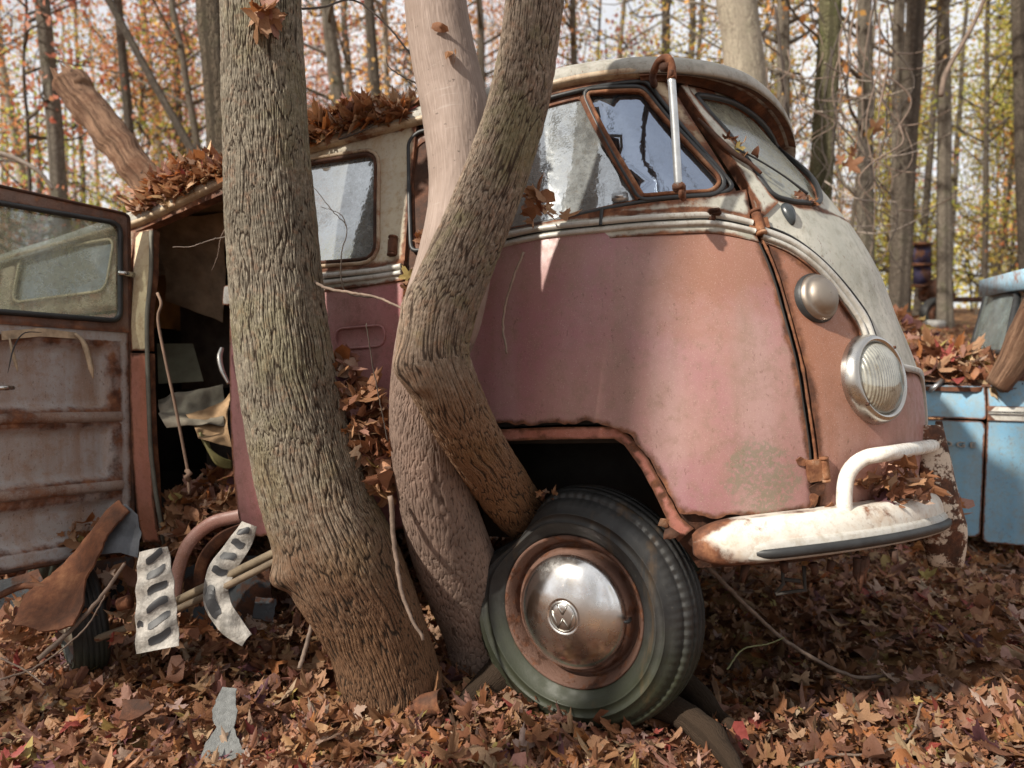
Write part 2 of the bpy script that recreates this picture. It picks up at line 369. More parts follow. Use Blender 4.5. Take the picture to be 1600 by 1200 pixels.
# ------------------------------------------------------------------ leaves
def leaf_shape(kind, curl, seed):
    r = random.Random(seed); pts = []
    if kind == 'maple':
        tips = [(-150, .55), (-100, .80), (-52, .62), (-5, 1.0) if 0 else (0, 1.05), (52, .62), (100, .80), (150, .55)]
        tips = [(-128, .62), (-66, .88), (0, 1.12), (66, .88), (128, .62)]
        for i, (a, l) in enumerate(tips):
            a += r.uniform(-6, 6); l *= r.uniform(.85, 1.1)
            pts.append((a - 19, l * .60)); pts.append((a - 13, l * .80)); pts.append((a - 6, l * .80)); pts.append((a, l)); pts.append((a + 6, l * .80)); pts.append((a + 13, l * .80)); pts.append((a + 19, l * .60))
            if i < 4: pts.append((a + 32, .42))
        pts.append((180, .16))
    else:
        for a in range(-165, 180, 30):
            t = abs(a) / 180; pts.append((a, (1.05 - .62 * math.sin(t * math.pi) ** .8) * (1 if a else 1.05)))
    V = [(0, 0, 0)] + [(l * math.sin(rad(a)), l * math.cos(rad(a)), 0) for a, l in pts]
    V = np.array(V) * .5; c = curl
    ph = r.uniform(0, 6.28); rr = np.hypot(V[:, 0], V[:, 1]); an = np.arctan2(V[:, 1], V[:, 0])
    V[:, 2] = c * (rr ** 2 * (1.2 + 1.0 * np.cos(2 * an + ph)) + .25 * rr * np.sin(3 * an + ph * 2))
    n = len(V); Fc = [(0, i, i + 1 if i + 1 < n else 1) for i in range(1, n)]
    Fc = [f[::-1] for f in Fc]
    return V, np.array(Fc)
LEAFS = [leaf_shape('maple', .35, 1), leaf_shape('maple', .65, 2), leaf_shape('maple', -.55, 3), leaf_shape('maple', .95, 4), leaf_shape('oval', .7, 5), leaf_shape('oval', -.9, 6)]
LP = np.array([.20, .2, .2, .2, .1, .1])
PAL = np.array([(.29, .13, .062), (.24, .10, .052), (.36, .185, .095), (.44, .25, .14), (.16, .07, .04), (.38, .15, .055), (.52, .34, .21), (.33, .16, .085), (.20, .095, .06), (.34, .075, .06), (.16, .07, .08), (.42, .32, .11), (.48, .34, .26), (.38, .20, .15)])
PW = np.array([14, 10, 15, 12, 7, 8, 8, 13, 7, 2.2, 2.5, 2.6, 6, 10.]); PW /= PW.sum()
def rotm(ax, ay, az):
    cx, sx, cy, sy, cz, sz = np.cos(ax), np.sin(ax), np.cos(ay), np.sin(ay), np.cos(az), np.sin(az)
    R = np.empty((len(ax), 3, 3))
    R[:, 0] = np.stack([cz * cy, cz * sy * sx - sz * cx, cz * sy * cx + sz * sx], 1)
    R[:, 1] = np.stack([sz * cy, sz * sy * sx + cz * cx, sz * sy * cx - cz * sx], 1)
    R[:, 2] = np.stack([-sy, cy * sx, cy * cx], 1)
    return R
def leaf_mass(P, size, tilt, pal=None, pw=None):
    n = len(P); k = RNG.choice(len(LEAFS), n, p=LP); pal = PAL if pal is None else pal; pw = PW if pw is None else pw
    ci = RNG.choice(len(pal), n, p=pw); col = pal[ci] * RNG.uniform(.75, 1.25, (n, 1)) * RNG.uniform(.93, 1.07, (n, 3))
    R = rotm(RNG.normal(0, tilt, n), RNG.normal(0, tilt, n), RNG.uniform(0, 6.28, n)); sz = size * RNG.choice([.5, .75, .95, 1.15, 1.4], n) * RNG.uniform(.85, 1.15, n)
    Vs, Fs, Cs, o = [], [], [], 0
    for t, (LV, LF) in enumerate(LEAFS):
        q = np.where(k == t)[0]
        if not len(q): continue
        V = np.einsum('nij,vj->nvi', R[q], LV) * sz[q][:, None, None] + P[q][:, None]
        m = len(LV); Fs.append((LF[None] + (np.arange(len(q)) * m)[:, None, None] + o).reshape(-1, 3)); Vs.append(V.reshape(-1, 3)); Cs.append(np.repeat(col[q], m, 0)); o += len(q) * m
    return np.concatenate(Vs), np.concatenate(Fs), np.concatenate(Cs)
m_leaf = leafmat('fallen_leaf', 'leafcol', tr=.3)
PROTO = []
for ci in range(len(PAL)):
    for t in range(len(LEAFS)):
        V, Fc = LEAFS[t]; me = mkmesh('leaf', V, Fc, True, attrs={'leafcol': np.tile(PAL[ci], (len(V), 1))}); me.materials.append(m_leaf); PROTO.append(me)
def leaf_objs(P, size, tilt, parent, pw=None):
    pw = PW if pw is None else pw
    for p in P:
        c = RNG.choice(len(PAL), p=pw); t = RNG.choice(len(LEAFS), p=LP)
        o = bpy.data.objects.new('leaf', PROTO[c * len(LEAFS) + t]); COL.objects.link(o); o.parent = parent
        s = size * RNG.uniform(.75, 1.35); o.location = Vector(p); o.rotation_euler = (RNG.normal(0, tilt), RNG.normal(0, tilt), RNG.uniform(0, 6.28)); o.scale = (s, s, s)

# ------------------------------------------------------------------ ground
def gz(x, y):
    x = np.asarray(x, float); y = np.asarray(y, float)
    t = np.clip((y - 3.6) / 11, 0, 1); rise = 1.30 * t * t * (3 - 2 * t) + np.clip(y - 14, 0, 30) * .035
    P = np.stack([x, y, 0 * x], -1)
    return rise + .035 * vn(P, 1.1) + .02 * vn(P, 3.1, 3) + .25 * vn(P, .12, 5) * np.clip((np.abs(y) - 6) / 10, 0, 1) - .10 * np.exp(-((x - .75) ** 2 / .5 + (y - 2.35) ** 2 / .25)) + .22 * np.exp(-((np.clip((x + .15) * -.918 + (y - 2.75) * .395, 0, 2.2) * -.918 - (x + .15)) ** 2 + (np.clip((x + .15) * -.918 + (y - 2.75) * .395, 0, 2.2) * .395 - (y - 2.75)) ** 2) / .22)  # bank under the van added to hide sunlit ground beyond and darken the gap
n1 = 260
rr = np.concatenate([[0], np.geomspace(.6, 300, n1)]); aa = np.linspace(0, 2 * math.pi, 181)[:-1]
gx = rr[:, None] * np.cos(aa); gy = rr[:, None] * np.sin(aa) + 2.
gV = np.stack([gx, gy, gz(gx, gy)], -1).reshape(-1, 3); m = len(aa)
ii, jj = np.meshgrid(np.arange(len(rr) - 1), np.arange(m), indexing='ij'); ii = ii.ravel(); jj = jj.ravel()
gF = np.stack([ii * m + jj, (ii + 1) * m + jj, (ii + 1) * m + (jj + 1) % m, ii * m + (jj + 1) % m], 1)
g = G_('forest_floor'); vo = g.n('TexVoronoi', None, Vector=g.co.outputs['Object'], Scale=16.).outputs['Color']
sep = g.n('SeparateColor', None, _0=vo)
lc = g.ramp(sep.outputs[0], [(0, (.06, .03, .018)), (.3, (.16, .07, .035)), (.55, (.24, .11, .05)), (.8, (.33, .18, .09)), (1, (.42, .29, .12))])
lc = g.mix(g.mr(g.noise(3, 6), .4, .65, 0, .55), lc, (.05, .032, .022))
m_ground = g.fin(g.pbsdf(lc, .85, 0, g.bump(g.math('ADD', sep.outputs[1], g.noise(25, 6)), .7, .03), .2))
tag(ob('ground', mkmesh('ground', gV, gF), m_ground), kind='structure')
def fan(n, r0, r1, half, pw=1.35):
    u = RNG.uniform(0, 1, n); e = 2 - pw; r = (r0 ** e + u * (r1 ** e - r0 ** e)) ** (1 / e); a = RNG.uniform(-half, half, n)
    return np.stack([r * np.sin(a), r * np.cos(a)], 1)
p2 = fan(52000, 1.15, 14, rad(50), 1.5)
P = np.column_stack([p2, gz(p2[:, 0], p2[:, 1]) + RNG.uniform(0.0, .045, len(p2))])
shade_patch = np.exp(-(((P[:, 0] - .85) / .75) ** 2 + ((P[:, 1] - 2.25) / .50) ** 2)); P = P[RNG.uniform(0, 1, len(P)) > shade_patch * .62]
V, Fc, C = leaf_mass(P, .082, .36); shade_v = np.exp(-(((V[:, 0] - .85) / .75) ** 2 + ((V[:, 1] - 2.25) / .50) ** 2)); C = C * (1 - .45 * shade_v[:, None])  # leaves thinned and darkened here to paint the shade beneath the van's front
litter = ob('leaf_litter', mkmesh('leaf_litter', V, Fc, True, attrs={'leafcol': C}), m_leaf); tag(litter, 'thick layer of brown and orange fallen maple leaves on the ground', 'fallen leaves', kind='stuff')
p2 = fan(11000, 1.2, 4, rad(48), 1.3); Pc = np.column_stack([p2, gz(p2[:, 0], p2[:, 1]) + RNG.uniform(.03, .07, len(p2))]); Vc_, Fc_, Cc_ = leaf_mass(Pc, .026, .9)
tag(ob('leaf_crumbs', mkmesh('leaf_crumbs', Vc_, Fc_, True, attrs={'leafcol': Cc_ * .8}), m_leaf), 'crumbled bits of dead leaf scattered over the litter', 'leaf crumbs', kind='stuff')
p2 = fan(300, 1.35, 2.5, rad(37), 1.2)
leaf_objs(np.column_stack([p2, gz(p2[:, 0], p2[:, 1]) + RNG.uniform(.04, .065, len(p2))]), .088, .38, litter)

# ------------------------------------------------------------------ woodland
m_bkg = bark('grey_woodland_bark', (.22, .19, .15), (.17, .145, .115), (.07, .055, .045), 45, 9, (.15, .17, .08), .35, (.14, .11, .08), .8, .02, (-9, -8))
m_bkd = bark('dark_woodland_bark', (.14, .115, .09), (.11, .09, .07), (.04, .03, .025), 45, 9, (.10, .11, .06), .25, (.09, .06, .04), .8, .02, (-9, -8))
m_bkp = bark('pale_smooth_bark', (.30, .26, .20), (.24, .21, .16), (.16, .13, .10), 20, 6, (.16, .17, .10), .35, (.2, .16, .1), .35, .008, (-9, -8))
m_bkm = bark('mossy_ridged_bark', (.22, .20, .11), (.18, .17, .09), (.06, .05, .035), 55, 16, (.11, .14, .03), .7, (.12, .12, .05), 1., .02, (-9, -8))
def crownmat(nm, cols):
    g = G_(nm); r = g.n('ObjectInfo').outputs['Random']; at_ = g.attr('rnd')
    c = g.ramp(at_, [(i / (len(cols) - 1), q) for i, q in enumerate(cols)])
    hs = g.n('HueSaturation', None, Hue=g.mr(r, 0, 1, .485, .515), Value=g.mr(r, 0, 1, .85, 1.2), Color=c).outputs[0]
    d = g.n('BsdfDiffuse', None, Color=hs).outputs[0]; t = g.n('BsdfTranslucent', None, Color=hs).outputs[0]
    return g.fin(g.n('MixShader', None, _0=.5, _1=d, _2=t).outputs[0])
mc_or = crownmat('orange_foliage', [(.56, .21, .08), (.66, .30, .11), (.70, .38, .17), (.60, .38, .12), (.58, .18, .09)])
mc_ye = crownmat('yellow_foliage', [(.62, .48, .09), (.68, .54, .14), (.48, .48, .12), (.64, .35, .10), (.34, .38, .10)])
mc_gr = crownmat('green_gold_foliage', [(.18, .25, .08), (.34, .38, .10), (.56, .48, .11), (.26, .3, .09)])
mc_pk = crownmat('russet_foliage', [(.60, .25, .15), (.68, .36, .24), (.54, .17, .10), (.62, .38, .18)])
def tree_meshes(seed, H, crown0, spread, nleaf, nl, leafs=.11):
    r = np.random.default_rng(seed)
    ts = np.linspace(0, 1, 24); sway = np.stack([np.cumsum(r.normal(0, .035, 24)), np.cumsum(r.normal(0, .035, 24)), ts * H], 1); sway[:, :2] *= ts[:, None]
    mb = MB(); P = crv(sway, 60); z = P[:, 2]
    V, Fc = tube(P, (1 - .82 * (z / H)) * (1 + .5 * np.exp(-z / .18)), 16)      # unit radius, scaled when placed
    ang = np.arctan2(V[:, 1], V[:, 0])
    trunkV = V.copy(); base = P
    tips = []; LV = []
    for i in range(nl):
        t = crown0 / H + (1 - crown0 / H) * r.uniform(.0, .97); k = int(t * 59); p0 = base[k].copy()
        a = r.uniform(0, 6.28); L = spread * r.uniform(.5, 1.1) * (1.15 - t * .6)
        q = [p0]; d = np.array([math.cos(a), math.sin(a), r.uniform(.1, .7)])
        for s_ in range(5): q.append(q[-1] + d * L / 5); d = d + r.normal(0, .22, 3) + np.array([0, 0, .05])
        q = crv(q, 12); LV.append(tube(q, np.linspace(.34 * (1 - t) + .06, .02, 12) * .10, 5)); tips.append(q[3:])
        for b in range(2):
            k2 = r.integers(4, 10); d2 = r.normal(0, 1, 3); d2[2] = abs(d2[2]) * .5; qq = np.array([q[k2] + d2 / np.linalg.norm(d2) * L * .45 * s for s in np.linspace(0, 1, 6)]) + r.normal(0, .02, (6, 3))
            qq[0] = q[k2]; LV.append(tube(qq, np.linspace(.016, .005, 6), 4)); tips.append(qq[1:])
    T_ = np.concatenate(tips); c = T_[r.integers(0, len(T_), nleaf)] + r.normal(0, .26, (nleaf, 3)) * np.array([1, 1, .8])
    R = rotm(r.uniform(0, 6.28, nleaf), r.uniform(0, 6.28, nleaf), r.uniform(0, 6.28, nleaf))
    lf = np.array([(-.5, 0, 0), (0, -.38, .12), (.55, 0, 0), (0, .38, .12)]) * leafs
    Vc = (np.einsum('nij,vj->nvi', R, lf) * r.uniform(.6, 1.3, (nleaf, 1, 1)) + c[:, None]).reshape(-1, 3)
    Fcn = np.arange(nleaf * 4).reshape(-1, 4); rn = np.repeat(r.uniform(0, 1, nleaf) * .6 + .4 * (vn(c, .9, seed) * .5 + .5), 4)
    crown = mkmesh('crown', Vc, Fcn, False, attrs={'rnd': rn})
    # trunk: keep the sway line separate from the radius so the girth can vary per tree
    return dict(line=base, H=H, crown=crown, limbs=LV)
#TM
TM = [tree_meshes(11, 15, 3.2, 2.6, 1350, 26, .085), tree_meshes(12, 17, 4.5, 2.4, 1300, 22, .085), tree_meshes(13, 13, 2.4, 2.6, 1500, 28, .085), tree_meshes(14, 16, 5.5, 2.8, 1300, 20, .085)]
SM = [tree_meshes(21, 6.5, 1.0, 1.7, 1500, 22, .075), tree_meshes(22, 5.2, .7, 1.5, 1300, 20, .075), tree_meshes(23, 7.5, 1.4, 1.9, 1700, 24, .08), tree_meshes(24, 4.2, .5, 1.4, 1100, 18, .07)]
trunk_cache = {}
def trunk_mesh(tm, key, r0, mat, seg=14):
    k = (key, round(r0, 2), mat.name)
    if k in trunk_cache: return trunk_cache[k]
    P = tm['line']; z = P[:, 2] / tm['H']; rad_ = r0 * (1 - .8 * z) * (1 + .45 * np.exp(-P[:, 2] / (r0 * 1.6)))
    P = P.copy(); P[0, 2] = -.4
    V, Fc = tube(P, rad_, seg)
    L = np.repeat(P[:, 2], seg); a = np.tile(np.arange(seg) / seg * 2 * math.pi * r0, len(P))
    V = V + (vn(V, 5.)[:, None] * .08 * r0)
    mb = MB(); mb.add(V, Fc); uv = [np.column_stack([a, L])]
    for lv, lf in tm['limbs']: mb.add(lv, lf); uv.append(np.column_stack([lv[:, 0] + lv[:, 1], lv[:, 2] + lv[:, 1]]))
    me = mkmesh('trunk', np.concatenate(mb.V), mb.F, True, uv=np.concatenate(uv)); me.materials.append(mat); trunk_cache[k] = me
    return me
crown_cache = {}
def crown_mesh(tm, mat):
    k = (tm['crown'].name, mat.name)
    if k not in crown_cache: me = tm['crown'].copy(); me.materials.clear(); me.materials.append(mat); crown_cache[k] = me
    return crown_cache[k]
def plant(kind, i, x, y, r0, bmat, cmat, label, group=None, rx=0, ry=0, rz=None, s=1., name='tree', cat='tree', crown=True):
    tm = (TM if kind == 'T' else SM)[i]
    e = empty(name, label, cat, (x, y, float(gz(x, y)) - .05), group); e.rotation_euler = (rx, ry, RNG.uniform(0, 6.28) if rz is None else rz)
    e.scale = (s, s, s)
    ob('trunk', trunk_mesh(tm, kind + str(i), r0 / s, bmat), None, e)
    if crown: ob('crown', crown_mesh(tm, cmat), None, e)
    return e
PROM = [ # x at top of frame, x at y=300, width px, distance, bark, foliage, variant, label
 (0, 40, 15, 17, m_bkp, mc_or, 0, 'slender grey tree at the far left edge of the woodland'),
 (78, 92, 24, 9.5, m_bkg, mc_pk, 1, 'grey vine-wrapped tree left of the broken log'),
 (122, 128, 9, 19, m_bkg, mc_gr, 2, 'thin pale tree just right of the vine-wrapped tree'),
 (198, 214, 15, 11, m_bkd, mc_or, 3, 'dark slim tree rising behind the broken leaning log'),
 (232, 256, 12, 18, m_bkp, mc_ye, 1, 'pale grey tree right of the dark slim tree'),
 (278, 322, 12, 14, m_bkg, mc_pk, 0, 'slim tree leaning left of the rough forked trunk'),
 (510, 542, 26, 11, m_bkg, mc_or, 2, 'mossy grey tree above the leaf heap on the van roof'),
 (540, 556, 13, 15, m_bkg, mc_pk, 0, 'thin tree between the two straight trees above the van roof'),
 (584, 600, 18, 10, m_bkd, mc_or, 3, 'dark straight tree above the right end of the roof leaves'),
 (604, 606, 10, 13, m_bkp, mc_pk, 1, 'pale thin tree touching the dark straight tree'),
 (748, 758, 12, 13, m_bkg, mc_or, 0, 'thin tree seen between the two trunks over the van'),
 (892, 900, 12, 14, m_bkg, mc_or, 1, 'thin tree just right of the bent rough trunk'),
 (1032, 1036, 18, 15, m_bkd, mc_ye, 2, 'tree behind the mirror bracket above the van roof'),
 (1078, 1080, 14, 18, m_bkg, mc_or, 3, 'slim tree left of the big pale trunk behind the van'),
 (1150, 1192, 64, 6.6, m_bkp, mc_ye, 3, 'big pale smooth tree directly behind the van windscreen'),
 (1212, 1222, 22, 10, m_bkg, mc_or, 0, 'grey tree between the big pale tree and the mossy tree'),
 (1284, 1279, 36, 7.2, m_bkm, mc_ye, 1, 'mossy ridged tree with vines right of the windscreen'),
 (1338, 1352, 26, 9.5, m_bkg, mc_or, 2, 'grey tree just right of the mossy vine tree'),
 (1388, 1400, 20, 11, m_bkg, mc_ye, 0, 'straight grey tree behind the tangled vines'),
 (1426, 1416, 30, 9, m_bkd, mc_or, 3, 'thick dark tree beside the rusty machine with purple panel'),
 (1458, 1474, 21, 11.5, m_bkg, mc_ye, 1, 'grey tree right of the thick dark tree'),
 (1494, 1490, 10, 19, m_bkg, mc_ye, 2, 'thin tree in the yellow foliage left of the blue truck cab'),
 (1524, 1538, 9, 17, m_bkd, mc_gr, 0, 'thin dark tree above the blue truck cab'),
 (1582, 1604, 24, 10, m_bkd, mc_gr, 3, 'dark many-branched tree at the right edge'),
]
for (x0, x3, w, d, bm_, cm, vi, lab) in PROM:
    top = at(x0, 0, d); mid = at(x3, 300, d); dirx = (top[0] - mid[0]) / (top[2] - mid[2])
    zb = float(gz(mid[0], mid[1])); bx = mid[0] - dirx * (mid[2] - zb); by = float(mid[1])
    plant('T', vi, bx, by, w / F * d / 2 * 1.12, bm_, cm, lab, None, 0, math.atan(dirx), None if 0 else 0., 1.)
# dark leaning tree, upper left, and the wide trunk half hidden by the rough forked tree
def simple_tree(name, label, pts, r0, r1, mat, seg=20):
    e = empty(name, label, 'tree', tuple(pts[0]))
    P = crv(pts, 50); r = np.linspace(r0, r1, 50); V, Fc = tube(P, r, seg); V = V + vn(V, 4.)[:, None] * r0 * .07
    L = np.cumsum(np.r_[0, np.linalg.norm(np.diff(P, axis=0), axis=1)])
    uv = np.column_stack([np.tile(np.arange(seg) / seg * 2 * math.pi * r0, 50), np.repeat(L, seg)])
    ob('trunk', mkmesh('trunk', V - pts[0], Fc, True, uv=uv), mat, e); return e
b = at(330, 300, 9); simple_tree('tree', 'thin dark tree leaning left across the upper left of the woodland', [np.array([b[0] + .7, b[1], float(gz(b[0] + .7, b[1]))]), at(330, 300, 9), at(235, 120, 9), at(165, -10, 9), at(100, -140, 9)], .06, .04, m_bkd, 10)
b = at(350, 500, 5.2); simple_tree('tree', 'wide brown ridged trunk half hidden behind the left rough trunk', [np.array([b[0], b[1], 0.]), at(349, 300, 5.2), at(342, 150, 5.2), at(330, -20, 5.2), at(318, -500, 5.2)], .11, .095, bark('brown_ridged_bark', (.17, .13, .09), (.14, .11, .08), (.04, .03, .02), 60, 10, (.1, .11, .05), .3, (.2, .13, .08), 1., .02, (-9, -8)))
kinds = [(mc_or, 'sapling with orange autumn leaves'), (mc_ye, 'sapling with yellow autumn leaves'), (mc_pk, 'sapling with russet autumn leaves'), (mc_gr, 'sapling with green and gold leaves')]
rs = random.Random(3)
for i in range(66):
    d = rs.uniform(9.5, 30); px = rs.uniform(-250, 1850) if i < 44 else rs.uniform(1350, 1750)
    if 1340 < px < 1620: d = max(d, 15 + rs.random() * 10)
    w = at(px, 500, d)
    left = px < 1150
    k = rs.choices([0, 1, 2, 3], [4, 2, 3.5, 1.6] if left else [2, 6, 1, 3])[0]
    plant('S', rs.randrange(4), float(w[0]), float(w[1]), rs.uniform(.02, .045), m_bkd, kinds[k][0], kinds[k][1] + ' in the woodland behind the van', 'young trees in the woodland behind', rs.uniform(-.08, .08), rs.uniform(-.08, .08), None, rs.uniform(.8, 1.35), 'sapling', 'tree')
for i in range(46):
    d = rs.uniform(15, 46); px = rs.uniform(-200, 1800); w = at(px, 480, d)
    left = px < 1150; cm = rs.choices([mc_or, mc_ye, mc_pk, mc_gr], [5, 1.3, 4, .8] if left else [3, 6, 1, 2])[0]
    plant('T', rs.randrange(4), float(w[0]), float(w[1]), rs.choice([.05, .07, .09, .12]), rs.choice([m_bkg, m_bkd, m_bkp, m_bkg]), cm, 'tall slim tree among many in the deeper woodland', 'tall trees of the deeper woodland', rs.uniform(-.06, .06), rs.uniform(-.06, .06), None, rs.uniform(.85, 1.2))
# trees round the place behind the camera (seen as reflections, and one shades the van's door)
for (x, y, r0, vi) in [(-4.5, -6, .16, 0), (-1.6, -5, .12, 1), (1.4, -6.5, .15, 3), (4.2, -4.6, .13, 0), (-8.5, -3, .18, 3), (-7, 1.2, .1, 1), (7.5, -2, .15, 2), (-3, -10, .2, 2), (-11, -8, .2, 3), (2.5, -11, .2, 1), (-6, -12, .15, 0), (-10, 3, .14, 1)]:
    plant('T', vi, x, y, r0, m_bkd, mc_or, 'tall forest tree out of view behind the camera', 'forest trees behind the camera', 0, 0, None, 1., crown=False)
plant('T', 1, .36 - SUND[0] * 4.6, 1.9 - SUND[1] * 4.6, .085, m_bkd, mc_or, 'slim forest tree just behind the camera to the left', None, 0, 0, 1.0, 1., crown=False)
for (x, y, vi) in [(-9, -7, 0), (-12, -9, 2), (-7, -11, 1), (-13, -4, 2), (-11, 0, 0), (-4, -12, 2), (-15, -12, 2), (-9.5, -13, 0), (-16, -7, 1), (-13, 3, 2), (1, -12, 0), (6, -9, 2), (9, -4, 0), (-17, -1, 2)]:
    plant('S', vi, x, y, .04, m_bkd, [mc_or, mc_pk, mc_ye][vi], 'young autumn tree out of view behind the camera', 'young trees behind the camera', s=1.25, name='sapling')
# far woodland, one mass nobody could count
fr = np.random.default_rng(5); fm = MB(); nT = 90
for i in range(nT):
    a = fr.uniform(-1.0, 1.0); r = fr.uniform(44, 75); x, y = r * math.sin(a), r * math.cos(a); z = float(gz(x, y)); h = fr.uniform(12, 20)
    fm.add(*tube(np.array([(x, y, z - .5), (x + fr.normal(0, .4), y, z + h * .5), (x + fr.normal(0, .8), y, z + h)]), np.array([.16, .12, .05]) * fr.uniform(.6, 1.2), 5))
tag(fm.obj('far_woodland_trunks', m_bkg), 'mass of distant trunks closing the back of the woodland', 'woodland', kind='stuff')
nL = 26000; a = fr.uniform(-1.0, 1.0, nL); r = fr.uniform(40, 75, nL); zz = np.abs(fr.normal(0, 3.4, nL)); x = r * np.sin(a); y = r * np.cos(a)
c = np.column_stack([x, y, gz(x, y) + zz]); keep = vn(c, .35, 2) > -.25; c = c[keep]; nL = len(c)
lf = np.array([(-.5, 0, 0), (0, -.4, .12), (.5, 0, 0), (0, .4, .12)]) * .34
V = (np.einsum('nij,vj->nvi', rotm(fr.uniform(0, 6, nL), fr.uniform(0, 6, nL), fr.uniform(0, 6, nL)), lf) + c[:, None]).reshape(-1, 3)
for nm, sel, cm in (('far_orange_foliage', c[:, 0] < c[:, 1] * .32, mc_pk), ('far_yellow_foliage', c[:, 0] >= c[:, 1] * .32, mc_ye)):
    q = np.where(sel)[0]; VV = V.reshape(-1, 4, 3)[q].reshape(-1, 3)
    tag(ob(nm, mkmesh(nm, VV, np.arange(len(q) * 4).reshape(-1, 4), False, attrs={'rnd': np.repeat(fr.uniform(0, 1, len(q)), 4)}), cm), 'distant autumn foliage at the back of the woodland', 'foliage', kind='stuff')

# ------------------------------------------------------------------ the three big trunks round the van
def trunk(name, label, cat, rows, mat, seg, nal, seed, lump=.03, knobs=(), rough=.004, ridge=(70, 19), base=None):
    """rows: photo x, y of the centre line, photo half width, distance"""
    rows = np.array(rows, float)
    P = at(rows[:, 0:1], rows[:, 1:2], rows[:, 3:4]) if False else np.array([at(a, b, d) for a, b, w, d in rows])
    rr_ = rows[:, 2] / F * rows[:, 3]
    Q = crv(np.column_stack([P, rr_]), nal); C_ = Q[:, :3]; r = Q[:, 3]
    T, N, B = frames(C_); a = np.arange(seg + 1) / seg * 2 * math.pi + math.pi * 1.0     # seam at the far side
    L = np.cumsum(np.r_[0, np.linalg.norm(np.diff(C_, axis=0), axis=1)])
    dirs = np.cos(a)[None, :, None] * N[:, None] + np.sin(a)[None, :, None] * B[:, None]
    V = C_[:, None] + dirs * r[:, None, None]
    am = a % (2 * math.pi); Pn = np.stack([np.cos(a)[None] * np.ones((nal, 1)) * 1.0, np.sin(a)[None] * np.ones((nal, 1)), L[:, None] * 2.2 * np.ones(seg + 1)], -1)
    dv = lump * vn(Pn, 1.3, seed) + lump * .5 * vn(Pn, 2.7, seed + 1)
    # ridged bark relief
    us, vs = ridge; U = (a - a[0])[None] * r.mean() * np.ones((nal, 1)); Vv = L[:, None] * np.ones(seg + 1)
    q = np.stack([U * us + 1.1 * vn(np.stack([U * 12, Vv * 14, 0 * U], -1), 1., seed), Vv * vs + 1.0 * vn(np.stack([U * 16, Vv * 9, 0 * U + 7], -1), 1., seed), 0 * U], -1)
    i0 = np.floor(q[..., 0]).astype(int); j0 = np.floor(q[..., 1]).astype(int); f1 = np.full(U.shape, 9.); f2 = f1.copy(); per = max(3, int(round(U.max() * us)))
    for di in (-1, 0, 1):
        for dj in (-1, 0, 1):
            ci = i0 + di; cj = j0 + dj; cm_ = ci % per
            px_ = ci + h3(cm_, cj, cm_ * 0, seed); py_ = cj + h3(cm_, cj, cm_ * 0 + 1, seed); dd = np.hypot(q[..., 0] - px_, q[..., 1] - py_)
            f2 = np.minimum(f2, np.maximum(dd, f1)); f1 = np.minimum(f1, dd)
    hh = np.clip((f2 - f1) / .30, 0, 1) ** .8
    dv = dv * r.mean() * 6 * .3 + rough * (hh - .6) + rough * .5 * vn(np.stack([U * 120, Vv * 60, 0 * U], -1), 1., 9)
    V = V + dirs * dv[..., None]
    for (kx, ky, kd, kr, kh) in knobs:       # burrs and healed branch collars
        kp = at(kx, ky, kd); d = np.linalg.norm(V - kp, axis=-1); V = V + dirs * (kh * np.exp(-(d / kr) ** 2))[..., None]
    V = V.reshape(-1, 3); m_ = seg + 1
    i, j = np.meshgrid(np.arange(nal - 1), np.arange(seg), indexing='ij'); i = i.ravel(); j = j.ravel()
    Fc = np.stack([i * m_ + j, i * m_ + j + 1, (i + 1) * m_ + j + 1, (i + 1) * m_ + j], 1)
    uv = np.column_stack([U.ravel(), Vv.ravel()])
    o0 = P[-1] if base is None else base
    e = empty(name, label, cat, tuple(o0)); me = mkmesh('trunk', V - np.array(o0), Fc, True, uv=uv, attrs={'hh': hh.ravel()}); o = ob('trunk', me, mat, e)
    return e, o
